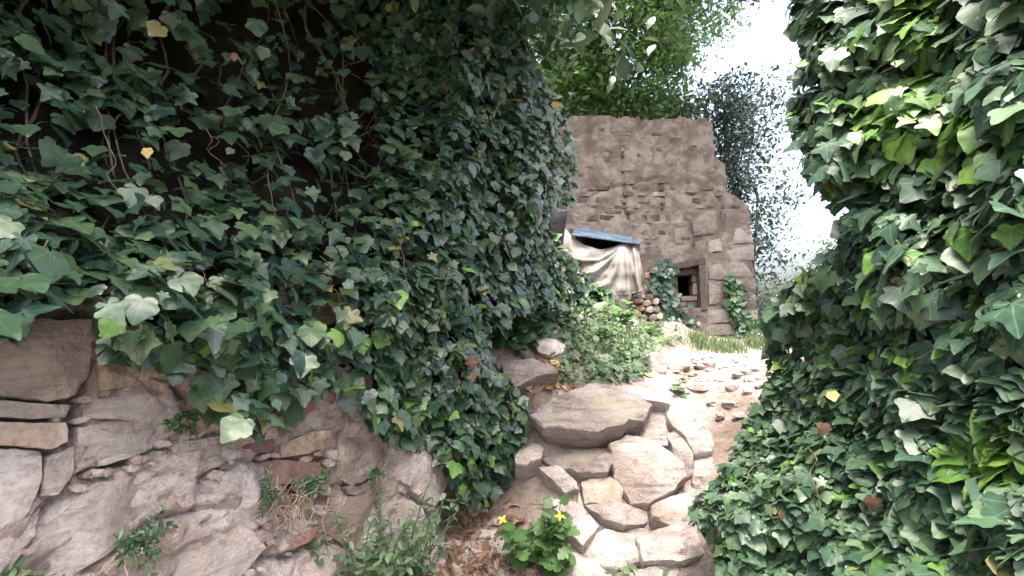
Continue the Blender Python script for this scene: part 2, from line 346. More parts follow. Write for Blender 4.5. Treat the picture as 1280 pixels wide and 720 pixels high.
def axis(parts):
    out = []
    for a, b, s in parts: out += list(np.arange(a, b, s))
    return np.array(out+[parts[-1][1]])
gx = axis([(-1500, -100, 280), (-100, -10, 15), (-10, -2.5, .75), (-2.5, 3, .05), (3, 10, .5), (10, 100, 15), (100, 1500, 280)])
gy = axis([(-1500, -100, 280), (-100, -5, 12), (-5, .5, .4), (.5, 6.5, .05), (6.5, 12, .25), (12, 100, 8), (100, 2000, 380)])
GX, GY = np.meshgrid(gx, gy); GZ = ground_np(GX, GY)
far = np.clip((np.hypot(GX, GY-5)-16)/20, 0, 1); GZ = GZ*(1-far)+.5*far
for j in range(len(gy)):
    for i in range(len(gx)):
        if -3 < gx[i] < 3.2 and 0 < gy[j] < 9:
            GZ[j, i] += .03*fbm(Vector((gx[i]*3, gy[j]*3, 0)), 5)+.008*nz(gx[i]*8, gy[j]*8, 4)
nxg, nyg = len(gx), len(gy); II = np.arange(nxg*nyg).reshape(nyg, nxg)
q = np.stack([II[:-1, :-1], II[:-1, 1:], II[1:, 1:], II[1:, :-1]], -1).reshape(-1, 4)
g = put('ground', bulk('ground', np.stack([GX, GY, GZ], -1).reshape(-1, 3), np.concatenate([q[:, [0, 1, 2]], q[:, [0, 2, 3]]])), 'soil'); g['kind'] = 'structure'

# ------------------------------------------------------------------ stones
def stone_geo(P2, depth, bulge, rough, seed, n=26, tilt=(0, 0)):
    """irregular broken stone from a plane outline (metres, centred): facetted rough face, chipped edge, body behind"""
    rs_ = random.Random(int(seed*1000)); m = len(P2); Ls = [math.dist(P2[i], P2[(i+1) % m]) for i in range(m)]; per = sum(Ls)
    size = math.sqrt(abs(sum(P2[i-1][0]*P2[i][1]-P2[i][0]*P2[i-1][1] for i in range(m)))/2); B = []
    for i in range(m):
        a, b = P2[i], P2[(i+1) % m]; k = max(1, round(n*Ls[i]/per))
        for q in range(k):
            t = q/k; x, y = a[0]+(b[0]-a[0])*t, a[1]+(b[1]-a[1])*t
            j = 1+(0 if q == 0 else .05)*nz(x/size*3+seed, y/size*3, seed*1.7)+.06*nz(x/size*8, y/size*8, seed)+.03*nz(x/size*19, y/size*19, seed)
            B.append((x*j, y*j))
    n = len(B)
    pl = [(rs_.gauss(0, .26), rs_.gauss(0, .26), bulge*rs_.uniform(.5, 1.2)) for _ in range(5)]
    def face(x, y):
        q_ = Vector((x/size*1.6+seed*3.1, y/size*2.6, seed*.37))
        z = min(a*x+b*y+c for a, b, c in pl)*.8+bulge*.2
        z += rough*size*(fbm(q_, 5)*.32+.22*abs(fbm(q_*2.3, 3))-.1)
        st_ = q_.y*1.3+.7*nz(q_.x, q_.y, 5); z += rough*size*.38*(math.floor(st_*2)-st_*2+.5)*max(0, .5+nz(q_.x*.7, q_.y*.7, 9)*1.5)
        return z+tilt[0]*x+tilt[1]*y
    rings = [(.75, -depth), (.96, -depth*.6), (1.0, -.13*size-.006), (.996, -.035*size), (.972, -.006*size)]
    V = []
    for ri, (r, h) in enumerate(rings):
        for (x, y) in B:
            px, py = x*r, y*r; V.append((px, py, h+(face(px, py) if ri >= 2 else 0)))
    Fs = []; nr = len(rings)
    for r in range(nr-1):
        for k in range(n):
            k2 = (k+1) % n; Fs.append((r*n+k, r*n+k2, (r+1)*n+k2, (r+1)*n+k))
    e = [(x*.972, y*.972) for x, y in B]; e2 = [(x*.9, y*.9) for x, y in B]; sp_ = per/n*.95; pts = []
    xa, xb = min(p[0] for p in e), max(p[0] for p in e); ya, yb = min(p[1] for p in e), max(p[1] for p in e)
    for j in range(int((yb-ya)/sp_)+1):
        for i in range(int((xb-xa)/sp_)+1):
            p = (xa+(i+.5*(j % 2)+rs_.uniform(-.3, .3))*sp_, ya+(j+rs_.uniform(-.3, .3))*sp_)
            if inpoly(*p, e2): pts.append(p)
    vs, _, fs, ov, _, _ = delaunay_2d_cdt([Vector(p) for p in e+pts], [], [list(range(n))], 1, 1e-7)
    mp = []
    for v, o_ in zip(vs, ov):
        if o_ and o_[0] < n: mp.append((nr-1)*n+o_[0])
        else: mp.append(len(V)); V.append((v.x, v.y, face(v.x, v.y)))
    for f in fs: Fs.append(tuple(mp[i] for i in f))
    V.append((0, 0, -depth)); c = len(V)-1
    for k in range(n): Fs.append((k, c, (k+1) % n))
    return V, Fs
def plane_frame(n):
    n = n.normalized(); u = Vector((0, 0, 1)).cross(n)
    u = u.normalized() if u.length > 1e-3 else Vector((1, 0, 0)); v = n.cross(u); return u, v, n
def pix_stone(name, pix, p0, n, mat, parent, depth=.15, bulge=.02, rough=.12, proud=.015, res=26, seed=None, tilt=(0, 0)):
    u, v, n = plane_frame(n); Q = [onplane(x, y, p0, n) for x, y in pix]
    c = sum(Q, Vector())/len(Q); P2 = [((q_-c).dot(u), (q_-c).dot(v)) for q_ in Q]
    if sum(P2[i-1][0]*P2[i][1]-P2[i][0]*P2[i-1][1] for i in range(len(P2))) < 0: P2 = P2[::-1]
    V, Fs = stone_geo(P2, depth, bulge, rough, seed if seed is not None else random.uniform(0, 90), res, tilt)
    o_ = c+n*proud
    M = Matrix([[u.x, v.x, n.x, o_.x], [u.y, v.y, n.y, o_.y], [u.z, v.z, n.z, o_.z], [0, 0, 0, 1]])
    me = mesh(name, V, Fs); me.set_sharp_from_angle(angle=math.radians(32)); return put(name, me, mat, parent, M)

# ------------------------------------------------------------------ old retaining wall beside the path
wn = (L_N*.985+Vector((0, 0, .17))).normalized()
wall = empty('retaining_wall', (-.7, 1.8, .1), 'crumbling mortared stone retaining wall under overhanging ivy', 'stone wall')
WP = Vector((L_P.x, L_P.y, .75))
wallpix = [  # outline, material, bulge, roughness, proud
 ([(-60, 392), (40, 398), (112, 400), (121, 420), (116, 468), (96, 494), (60, 503), (-40, 490)], 'wall_stone', .05, .10, .05),
 ([(-60, 496), (40, 504), (92, 506), (84, 522), (30, 524), (-50, 518)], 'wall_stone', .02, .12, .02),
 ([(-60, 524), (30, 529), (84, 528), (86, 552), (62, 562), (0, 556), (-60, 550)], 'ochre_stone', .02, .10, .03),
 ([(-80, 560), (20, 560), (52, 566), (54, 600), (36, 640), (0, 672), (-80, 680)], 'grey_slab', .03, .08, .035),
 ([(56, 572), (94, 558), (90, 590), (70, 618), (50, 622)], 'wall_stone', .02, .12, .02),
 ([(-40, 690), (30, 655), (58, 632), (44, 668), (10, 712), (-40, 730)], 'wall_stone', .02, .12, .02),
 ([(20, 716), (60, 660), (108, 608), (170, 592), (238, 588), (216, 636), (160, 676), (90, 722), (40, 740)], 'grey_slab', .03, .07, .02),
 ([(124, 452), (166, 458), (160, 482), (122, 490)], 'ochre_stone', .015, .1, .02),
 ([(108, 500), (170, 490), (232, 500), (236, 514), (180, 528), (104, 522)], 'wall_stone', .02, .13, .02),
 ([(98, 534), (150, 522), (206, 532), (192, 560), (140, 580), (92, 588)], 'wall_stone', .025, .12, .012),
 ([(276, 604), (300, 582), (345, 574), (402, 578), (412, 596), (370, 606)], 'red_stone', .02, .08, .0),
 ([(352, 556), (384, 540), (414, 537), (416, 556), (380, 568), (354, 572)], 'ochre_stone', .03, .1, .025),
 ([(426, 540), (450, 518), (478, 536), (484, 566), (470, 594), (444, 608), (424, 598), (422, 566)], 'wall_stone', .04, .14, .03),
 ([(488, 556), (528, 562), (556, 588), (569, 606), (545, 634), (526, 626), (494, 600)], 'mortar', .05, .15, .03),
 ([(346, 686), (378, 666), (406, 652), (405, 664), (378, 680), (352, 692)], 'pinkish_brick', .012, .05, .03),
 ([(206, 556), (286, 542), (290, 570), (236, 584)], 'wall_stone', .02, .13, .0),
 ([(160, 704), (226, 656), (296, 640), (330, 684), (300, 722), (190, 742)], 'wall_stone', .03, .12, .0),
 ([(242, 604), (286, 612), (336, 618), (342, 640), (300, 634), (248, 644)], 'grey_slab', .02, .12, .0),
 ([(300, 528), (346, 534), (346, 548), (298, 556), (270, 540)], 'wall_stone', .02, .12, .02),
 ([(310, 540), (346, 552), (336, 566), (306, 566)], 'red_stone', .01, .1, .015),
 ([(490, 612), (524, 632), (534, 660), (505, 690), (470, 660)], 'wall_stone', .03, .12, .0),
 ([(410, 622), (470, 616), (486, 660), (440, 690), (400, 660)], 'mortar', .03, .14, .005),
 ([(340, 700), (420, 680), (470, 712), (420, 760), (340, 750)], 'wall_stone', .03, .14, .0),
 ([(168, 430), (230, 440), (236, 480), (190, 488), (166, 470)], 'wall_stone', .03, .12, .01),
 ([(236, 450), (330, 460), (340, 500), (300, 516), (240, 500)], 'wall_stone', .03, .12, .0),
 ([(344, 470), (420, 470), (440, 510), (400, 530), (346, 520)], 'red_stone', .03, .12, .0),
 ([(-300, 400), (-70, 395), (-70, 520), (-300, 540)], 'grey_slab', .03, .1, .02),
 ([(-300, 550), (-90, 530), (-90, 700), (-300, 760)], 'wall_stone', .03, .1, .02)]
for i, (P, m, bu, ro, pr) in enumerate(wallpix):
    pix_stone('stone', P, WP, wn, m, wall, .12, bu*.4, ro*1.0, pr*.35+.004, 40, seed=i*1.37+2)
# mortar body: a thick slab with a rough face
u_, v_, n_ = plane_frame(wn)
def seg_d(x, y, c):
    return min(math.hypot(x-(a[0]+(b[0]-a[0])*t), y-(a[1]+(b[1]-a[1])*t)) for a, b in zip(c, c[1:]) for t in [max(0, min(1, ((x-a[0])*(b[0]-a[0])+(y-a[1])*(b[1]-a[1]))/((b[0]-a[0])**2+(b[1]-a[1])**2)))])
def wall_face(s, h):
    p = WP+L_DIR*s; p.z = 0; zoff = (h-.75)/v_.z; q_ = Vector((WP.x, WP.y, .75))+L_DIR*s+v_*zoff
    d = .034*fbm(Vector((s*3.2, h*4.2, 1.3)), 6)+.03*abs(fbm(Vector((s*9, h*13, 4)), 4))-.012+.02*fbm(Vector((s*22, h*32, 7)), 3)
    d -= .035*max(0, nz(s*5, h*7, 9)-.25)
    for c in grooves:
        if min(p[0] for p in c)-.05 < s < max(p[0] for p in c)+.05:
            g_ = seg_d(s+.02*nz(s*11, h*11, 2), h+.02*nz(s*9, h*9, 5), c)
            if g_ < .016: d -= .045*(1-g_/.016)
    e_ = math.hypot((s-cav[0])/.10, (h-cav[1])/.085)
    if e_ < 1: d -= .36*(1-e_**4)
    return q_+n_*d
def wsh(px, py):
    p = onplane(px, py, WP, wn); return ((p-WP).dot(L_DIR), .75+(p-WP).dot(v_)*v_.z)
grooves = [[wsh(*p) for p in g_] for g_ in ([(122, 396), (121, 440), (112, 486), (98, 500), (94, 540), (90, 562), (70, 620), (52, 640), (20, 690), (0, 715)], [(0, 494), (50, 505), (96, 504)], [(0, 526), (40, 526), (92, 526)], [(0, 558), (40, 562), (60, 570)], [(185, 446), (230, 500), (246, 540)], [(96, 592), (150, 582), (210, 562), (280, 540)], [(60, 722), (120, 690), (180, 660), (240, 640), (300, 632)], [(250, 600), (300, 576), (350, 572), (412, 576)], [(418, 610), (424, 560), (426, 536)], [(424, 612), (470, 598), (486, 570)], [(330, 700), (380, 690), (410, 660)])]
cav = wsh(546, 650)
S0, S1, H0, H1 = -2.2, 1.72, -.25, 1.52
ns, nh = 320, 150; V = []; Fs = []
for j in range(nh+1):
    for i in range(ns+1):
        s = S0+(S1-S0)*i/ns; h = H0+(H1-H0)*j/nh
        e = max(0, (s-(1.50+.12*nz(h*4, 3.3)))/.22); p = wall_face(s, h)-n_*(.35*e*e); V.append(p)
nf = len(V)
for j in (0, 1):
    for i in range(ns+1):
        s = S0+(S1-S0)*i/ns; V.append(wall_face(s, (H0, H1)[j])-n_*.42)
for j in range(nh):
    for i in range(ns):
        a = j*(ns+1)+i; Fs.append((a, a+1, a+ns+2, a+ns+1))
for i in range(ns):
    a = nh*(ns+1)+i; b = nf+(ns+1)+i; Fs.append((a, a+1, b+1, b)); c = nf+i; Fs.append((c, c+1, b+1, b)[::-1])
for i, e in ((0, 0), (ns, 1)):
    ed = [j*(ns+1)+i for j in range(nh+1)]+[nf+ns+1+i, nf+i]; Fs.append(tuple(ed if not e else ed[::-1]))
rs = random.Random(11); chips = 0
while chips < 130:
    x, y = rs.uniform(-20, 560), rs.uniform(400, 735); w_ = rs.uniform(9, 26)*(1.25-x/1100); h_ = w_*rs.uniform(.4, .8)
    if y < 400+x*.22 or any(inpoly(x, y, P) or distpoly(x, y, P) < h_*.3 for P, *_ in wallpix) or math.hypot(x-549, y-645) < 34: continue
    a0 = rs.uniform(-.5, .3); pg = []
    for t in (.3, 1.2, 2.3, 3.4, 4.3, 5.4):
        r_ = rs.uniform(.75, 1.15); ux, uy = w_*.5*r_*math.cos(t), h_*.5*r_*math.sin(t); pg.append((x+ux*math.cos(a0)-uy*math.sin(a0), y+ux*math.sin(a0)+uy*math.cos(a0)))
    pix_stone('stone', pg, WP, wn, rs.choice(['wall_stone', 'mortar', 'mortar', 'mortar']), wall, .05, .004, .25, rs.uniform(.0, .016), 16, seed=chips*.77); chips += 1
put('mortar_body', mesh('mortar_body', [v-WL[wall.name] for v in V], Fs), 'mortar', wall, Matrix.Translation(WL[wall.name]))

# ------------------------------------------------------------------ rubble step in the path
RN = Vector((.05, -(RP1.z-RP0.z), (RP1.y-RP0.y))).normalized()
rub = empty('rubble_step', (RP0.x, RP0.y, RP0.z-.1), 'collapsed dry stone step of pale slabs where the path climbs', 'stone step')
RPm = (RP0+RP1)/2
rubpix = [
 ([(663, 534), (689, 517), (730, 506), (779, 500), (806, 506), (806, 526), (795, 550), (772, 559), (734, 564), (678, 555)], 'shale', .05, .14, .17, (-.02, -.12)),
 ([(700, 506), (740, 492), (800, 484), (836, 490), (834, 512), (806, 510), (779, 501), (730, 507)], 'pale_stone', .02, .10, .08, (0, -.3)),
 ([(682, 556), (730, 562), (758, 563), (761, 588), (755, 602), (727, 598), (696, 585), (680, 571)], 'shale', .03, .14, .05, (0, 0)),
 ([(760, 571), (786, 559), (814, 567), (848, 592), (852, 609), (838, 623), (810, 635), (789, 630), (768, 602)], 'pale_stone', .05, .12, .10, (.05, .05)),
 ([(727, 603), (762, 602), (777, 616), (775, 631), (730, 633)], 'ochre_stone', .02, .10, .06, (0, 0)),
 ([(732, 635), (779, 633), (810, 638), (807, 654), (779, 664), (755, 654)], 'shale', .02, .12, .06, (0, 0)),
 ([(812, 640), (862, 620), (878, 648), (836, 669), (814, 656)], 'pale_stone', .03, .12, .08, (0, .1)),
 ([(796, 676), (836, 670), (880, 650), (900, 690), (848, 712), (803, 708)], 'pale_stone', .03, .12, .10, (0, 0)),
 ([(832, 504), (866, 516), (893, 548), (886, 572), (864, 576), (852, 552), (836, 536)], 'pale_stone', .03, .14, .07, (.05, 0)),
 ([(868, 578), (890, 566), (913, 576), (904, 623), (880, 632), (864, 606)], 'pale_stone', .04, .14, .06, (.05, 0)),
 ([(894, 530), (914, 536), (926, 562), (912, 572), (896, 552)], 'shale', .02, .14, .05, (0, 0)),
 ([(832, 550), (846, 540), (862, 562), (864, 592), (854, 602), (840, 578)], 'shale', .03, .14, .07, (0, 0)),
 ([(796, 550), (814, 536), (831, 541), (831, 566), (814, 565), (798, 558)], 'pale_stone', .03, .10, .06, (0, 0)),
 ([(643, 571), (668, 555), (680, 564), (675, 581), (657, 590), (645, 585)], 'wall_stone', .04, .12, .06, (0, 0)),
 ([(673, 585), (696, 585), (720, 602), (722, 612), (706, 618), (685, 598)], 'wall_stone', .03, .12, .05, (0, 0)),
 ([(690, 618), (723, 633), (748, 661), (737, 678), (727, 689), (698, 660)], 'pale_stone', .03, .10, .06, (0, 0)),
 ([(730, 680), (755, 664), (793, 668), (800, 701), (772, 714), (737, 702)], 'pale_stone', .03, .14, .05, (0, 0)),
 ([(880, 700), (908, 697), (918, 730), (880, 740)], 'shale', .03, .12, .05, (0, 0)),
 ([(724, 612), (730, 636), (752, 656), (738, 660), (722, 634)], 'wall_stone', .02, .12, .03, (0, 0)),
 ([(812, 636), (838, 626), (858, 612), (866, 622), (836, 636), (814, 644)], 'wall_stone', .02, .12, .02, (0, 0)),
 ([(780, 664), (800, 658), (816, 660), (820, 668), (798, 674)], 'wall_stone', .02, .12, .02, (0, 0)),
 ([(770, 714), (810, 712), (870, 712), (878, 750), (780, 752)], 'shale', .03, .12, .05, (0, 0)),
 ([(690, 690), (726, 692), (766, 716), (770, 750), (700, 745)], 'pale_stone', .03, .12, .04, (0, 0))]
for i, (P, m, bu, ro, pr, tl) in enumerate(rubpix):
    mx_, my_ = sum(p[0] for p in P)/len(P), sum(p[1] for p in P)/len(P); P = [(mx_+(x-mx_)*1.05, my_+(y-my_)*1.05) for x, y in P]; pr = pr*1.35-.045; tl = (tl[0]+random.gauss(0, .12), tl[1]+random.gauss(-.05, .12))
    pix_stone('stone', P, RPm, RN, m, rub, .24, bu*.8, ro*1.3, pr, 44, seed=i*2.11+5, tilt=tl)

# ------------------------------------------------------------------ loose rocks and pebbles
def loose(name, P, y, label, mat, depth=.16, bulge=.03, group=None, nrm=(0, -.75, .65), res=24, cat='rock', rough=.14):
    p0 = W(sum(a for a, b in P)/len(P), sum(b for a, b in P)/len(P), y)
    o = pix_stone(name, P, p0, Vector(nrm), mat, None, depth, bulge, rough, 0.0, res)
    return tag(o, label, cat, group)
loose('rock', [(627, 449), (642, 445), (665, 445), (695, 467), (697, 473), (672, 476), (650, 485), (641, 486), (629, 471)], 3.2, 'large brown slab-shaped rock lying at the ivy edge above the step', 'shale', .3, .05)
loose('rock', [(667, 431), (676, 422), (695, 427), (708, 436), (703, 444), (686, 447), (672, 440)], 3.65, 'pale pinkish rock among dead leaves on the bank', 'pale_stone', .2, .04)
loose('rock', [(673, 406), (684, 403), (699, 410), (694, 418), (676, 416)], 3.95, 'grey rock half hidden in ground ivy behind the pale rock', 'pale_stone', .18, .03)
loose('rock', [(806, 444), (822, 440), (834, 452), (832, 468), (816, 468), (806, 458)], 3.9, 'flat pale rock at the head of the step beside weeds', 'pale_stone', .15, .03)
loose('rock', [(832, 450), (850, 444), (864, 448), (862, 460), (842, 464)], 4.0, 'low pale rock at the edge of the dirt path', 'pale_stone', .15, .02)
loose('rock', [(626, 374), (639, 374), (641, 392), (634, 394), (626, 390)], 3.05, 'small upright grey stone poking out of the ivy', 'wall_stone', .12, .02)
loose('rock', [(720, 382), (734, 379), (742, 384), (738, 391), (722, 390)], 5.3, 'small white rock under the hanging tarpaulin', 'pale_stone', .15, .02)
loose('rock', [(742, 381), (756, 376), (759, 384), (750, 389), (741, 388)], 5.3, 'second white rock under the tarpaulin, beside a grassy weed', 'pale_stone', .15, .02)
loose('rock', [(694, 494), (712, 490), (722, 500), (708, 512), (694, 508)], 3.15, 'pinkish stone wedged behind the big slab of the step', 'pale_stone', .15, .02)
def pebble_mesh(i):
    V = []; Fs = []; nr, ns_ = 5, 8
    for a in range(1, nr):
        for b in range(ns_):
            t = math.pi*a/nr; f = 2*math.pi*b/ns_; d = Vector((math.sin(t)*math.cos(f), math.sin(t)*math.sin(f)*.75, math.cos(t)*.55)); d *= 1+.6*nz(d.x*1.6+i*7, d.y*1.6, d.z*3); V.append(d)
    V += [Vector((0, 0, .42)), Vector((0, 0, -.4))]
    for a in range(nr-2):
        for b in range(ns_): Fs.append((a*ns_+b, (a+1)*ns_+b, (a+1)*ns_+(b+1) % ns_, a*ns_+(b+1) % ns_))
    for b in range(ns_): Fs.append((len(V)-2, b, (b+1) % ns_)); Fs.append((len(V)-1, (nr-2)*ns_+(b+1) % ns_, (nr-2)*ns_+b))
    me = mesh('pebble', V, Fs, False); me.materials.append(MATS[('pale_stone', 'pale_stone', 'wall_stone')[i % 3]]); return me
PEB = [pebble_mesh(i) for i in range(6)]
def hit(px, py):
    dx, dy, dz = ray(px, py); t = .8; z0 = CAM.z
    while t < 11:
        if z0+dz*t < ground(dx*t, dy*t):
            lo, hi = t-.06, t
            for _ in range(6):
                m = (lo+hi)/2
                if z0+dz*m < ground(dx*m, dy*m): hi = m
                else: lo = m
            return Vector((dx*hi, dy*hi, z0+dz*hi))
        t += .06
    return None
def pebble(px, py, wpx, i, label, group):
    p = hit(px, py)
    if p is None: return
    s = wpx*.62*p.y/F; p.z = ground(p.x, p.y)+s*.05
    M = Matrix.Translation(p) @ Matrix.Rotation(random.uniform(-.5, .5), 4, 'Z') @ Matrix.Rotation(random.uniform(-.15, .25), 4, 'X') @ Matrix.Scale(s, 4)
    tag(put('stone_chip', PEB[i % 6], None, None, M), label, 'stone', group)
for i, (x, y, w_) in enumerate([(884, 462, 22), (918, 487, 18), (906, 462, 14), (876, 488, 30), (870, 450, 20), (894, 448, 16), (930, 470, 20), (946, 458, 22), (900, 476, 12), (912, 505, 16), (860, 476, 14), (935, 490, 12), (890, 505, 10), (925, 520, 14), (855, 492, 12), (842, 478, 10), (945, 475, 10), (900, 520, 12), (915, 452, 10), (880, 474, 9), (905, 492, 9)]+[(random.uniform(846, 950), random.uniform(444, 486), random.uniform(5, 13)) for _ in range(26)]):
    pebble(x, y, w_, i, 'pale broken stone lying on the dusty dirt path', 'loose stones on the dirt path')
for i, (x, y, w_) in enumerate([(610, 672, 26), (590, 690, 18), (630, 690, 22), (650, 700, 20), (570, 712, 18), (600, 640, 20), (622, 655, 18), (660, 715, 18), (545, 700, 14), (640, 712, 14), (676, 700, 16)]):
    pebble(x, y, w_, i+3, 'small stone among dead leaves at the foot of the wall', 'small stones at the wall foot')

# ------------------------------------------------------------------ ruined tower
TY = 9.0; TN = Vector((-.05, -1, .06)).normalized(); TP = W(830, 420, TY)
tower = empty('ruined_building', (TP.x, TP.y, TP.z-.1), 'roofless ruined stone building with plastered upper wall and small dark window', 'ruin')
tu, tv, tn = plane_frame(TN)
def tuv(px, py): p = onplane(px, py, TP, TN); return ((p-TP).dot(tu), (p-TP).dot(tv))
outline = [(648, 146), (716, 147), (755, 145), (800, 149), (842, 146), (888, 150), (893, 158), (893, 193), (904, 204), (909, 220), (906, 238), (920, 248), (938, 258), (941, 300), (943, 345), (946, 405), (947, 440), (648, 440)]
OUV = [tuv(*p) for p in outline]
niche = [tuv(*p) for p in [(836, 336), (874, 332), (876, 384), (838, 386)]]
u0, v0 = tuv(648, 440); u1, v1 = max(p[0] for p in OUV), max(p[1] for p in OUV)+.02
cracks = [[tuv(*p) for p in c] for c in ([(777, 178), (779, 200), (778, 216), (782, 236), (780, 254), (786, 275)], [(742, 240), (764, 234), (790, 229), (812, 224), (830, 222)], [(826, 230), (828, 250), (829, 266)], [(716, 252), (730, 246), (742, 240)], [(897, 240), (903, 262), (905, 290)])]
st = .03; nu, nv = int((u1-u0)/st), int((v1-v0)/st); V = []; idx = {}; Fs = []; keep = set()
for j in range(nv):
    for i in range(nu):
        x, y = u0+(i+.5)*st, v0+(j+.5)*st
        xe = x+.035*nz(y*6, 2.2)+.02*nz(y*19, 1.1); ye = y+.06*nz(x*4, 7.7)+.05*nz(x*13, 3)
        if inpoly(xe, ye, OUV) and not inpoly(x, y, niche): keep.add((i, j))
TH = .55
def tv_(i, j, back):
    k = (i, j, back)
    if k not in idx:
        x, y = u0+i*st, v0+j*st
        if back: d = -TH
        else:
            d = .016*fbm(Vector((x*2.1, y*2.6, 5)), 5)+.006*fbm(Vector((x*11, y*17, 2)), 4)-.035*max(0, nz(x*3.6, y*17+2*nz(x*1.5, y), 6.5)-.22)
            hole = nz(x*9, y*21, 8.5); d -= .05*max(0, hole-.3)
            for c in cracks:
                q_ = seg_d(x+.02*nz(x*14, y*14), y+.03*nz(x*9, y*9, 3), c)
                if q_ < .045: d -= .07*(1-q_/.045)
        idx[k] = len(V); V.append(tu*x+tv*y+tn*d)
    return idx[k]
for (i, j) in keep:
    for b in (0, 1):
        f = (tv_(i, j, b), tv_(i+1, j, b), tv_(i+1, j+1, b), tv_(i, j+1, b)); Fs.append(f if not b else f[::-1])
    for di, dj, e in ((-1, 0, ((i, j+1), (i, j))), (1, 0, ((i+1, j), (i+1, j+1))), (0, -1, ((i, j), (i+1, j))), (0, 1, ((i+1, j+1), (i, j+1)))):
        if (i+di, j+dj) not in keep:
            a, b = e; Fs.append((tv_(*b, 0), tv_(*a, 0), tv_(*a, 1), tv_(*b, 1)))
put('wall_core', mesh('wall_core', V, Fs), 'tower_plaster', tower, Matrix.Translation(TP))
def tower_box(name, x0, x1, y0, y1, d0, d1, mat, parent=tower):
    V = [tu*x+tv*y+tn*d for d in (d0, d1) for y in (y0, y1) for x in (x0, x1)]
    return put(name, mesh(name, V, [(0, 1, 3, 2)[::-1], (4, 5, 7, 6), (0, 1, 5, 4), (2, 3, 7, 6)[::-1], (0, 2, 6, 4)[::-1], (1, 3, 7, 5)], False), mat, parent, Matrix.Translation(TP))
# return walls and rear wall; ceiling slab added to keep the window opening dark
ex, ey = tuv(935, 430); zx, zy = tuv(660, 300)
tower_box('side_wall', ex-.5, ex-.02, ey, tuv(900, 262)[1], -3.2, -TH-.003, 'tower_plaster')
tower_box('side_wall', zx, zx+.45, ey, tuv(700, 160)[1], -3.2, -TH-.003, 'tower_plaster')
tower_box('rear_wall', zx, ex-.02, ey, tuv(800, 200)[1], -3.7, -3.203, 'tower_plaster')
tower_box('shade_slab', zx+.453, ex-.503, tuv(800, 290)[1], tuv(800, 280)[1], -3.2, -TH-.003, 'old_timber')
# dressed stones and rubble of the lower wall
tstones = [[(914, 327), (943, 326), (944, 345), (914, 347)], [(919, 348), (945, 347), (945, 363), (922, 365)], [(928, 367), (945, 366), (946, 384), (929, 386)], [(931, 388), (947, 387), (948, 407), (932, 406)], [(898, 316), (942, 305), (943, 325), (898, 327)], [(906, 286), (940, 283), (942, 303), (908, 306)], [(885, 301), (904, 297), (906, 313), (886, 316)], [(885, 330), (908, 328), (910, 350), (886, 349)], [(885, 352), (910, 352), (911, 378), (886, 381)], [(874, 389), (912, 386), (916, 402), (874, 406)], [(872, 407), (916, 404), (918, 418), (872, 420)], [(900, 262), (937, 260), (939, 281), (904, 284)], [(868, 303), (882, 300), (884, 318), (868, 318)], [(864, 278), (900, 272), (902, 290), (866, 296)]]
cen = [(sum(p[0] for p in P)/len(P), sum(p[1] for p in P)/len(P)) for P in tstones]
for i, P in enumerate(tstones):
    pix_stone('stone_block', P, TP, TN, 'quoin', tower, .15, .012, .05, .03, 20, seed=i*1.9)
blocked = tstones+[[(806, 322), (884, 318), (886, 390), (806, 390)]]
rs = random.Random(4); y = 151
while y < 420:
    h = rs.uniform(5.5, 10) if y < 300 else rs.uniform(8, 14); x = 690+rs.uniform(-10, 10)
    while x < 935:
        w_ = rs.uniform(10, 30); P = [(x+1, y+1.2), (x+w_*.5, y+rs.uniform(.5, 2.5)), (x+w_-1, y+1.2+rs.uniform(-1, 2)), (x+w_-rs.uniform(.5, 2.5), y+h-1.2), (x+w_*.5, y+h-rs.uniform(.5, 2)), (x+rs.uniform(.5, 2.5), y+h-1)]
        cx, cy = x+w_/2, y+h/2; x += w_
        ok = all(inpoly(*p, outline) for p in P) and not any(inpoly(*p, B) for p in P+[(cx, cy)] for B in blocked) and not any(inpoly(*c, P) for B in blocked for c in B)
        if ok and rs.random() < (.45 if y < 225 else .8):
            pix_stone('rubble_stone', P, TP, TN, 'tower_stone' if rs.random() < .95 else 'quoin', tower, .12, .006, .06, rs.uniform(-.002, .012) if y < 230 else rs.uniform(.004, .022), 12)
    y += h
# niche window: timber lintel and post, inner stones round a small opening
def tower_prism(name, pix, d0, d1, mat):
    Q = [tuv(*p) for p in pix]; n = len(Q)
    V = [tu*x+tv*y+tn*(d+.006*nz(x*9, y*9, d)) for d in (d0, d1) for x, y in Q]
    area = sum(Q[i-1][0]*Q[i][1]-Q[i][0]*Q[i-1][1] for i in range(n)); fr = list(range(n, 2*n))
    Fs = [tuple(fr), tuple(range(n))[::-1]]+[(i, (i+1) % n, n+(i+1) % n, n+i) for i in range(n)]
    if area < 0: Fs = [f[::-1] for f in Fs]
    return put(name, mesh(name, V, Fs, False), mat, window, Matrix.Translation(TP))
window = link(bpy.data.objects.new('window', None)); window.parent = tower; window.empty_display_size = .1
window.matrix_local = Matrix.Translation(onplane(855, 380, TP, TN)-WL[tower.name]); WL[window.name] = onplane(855, 380, TP, TN)
tower_prism('lintel', [(826, 335), (850, 328), (881, 323), (881, 330), (852, 335), (828, 342)], -.2, .05, 'old_timber')
tower_prism('window_post', [(873, 331), (881, 330), (884, 387), (876, 388)], -.2, .04, 'old_timber')
tower_prism('inner_lintel', [(836, 338), (874, 334), (874, 341), (836, 344)], -.34, -.10, 'old_timber')
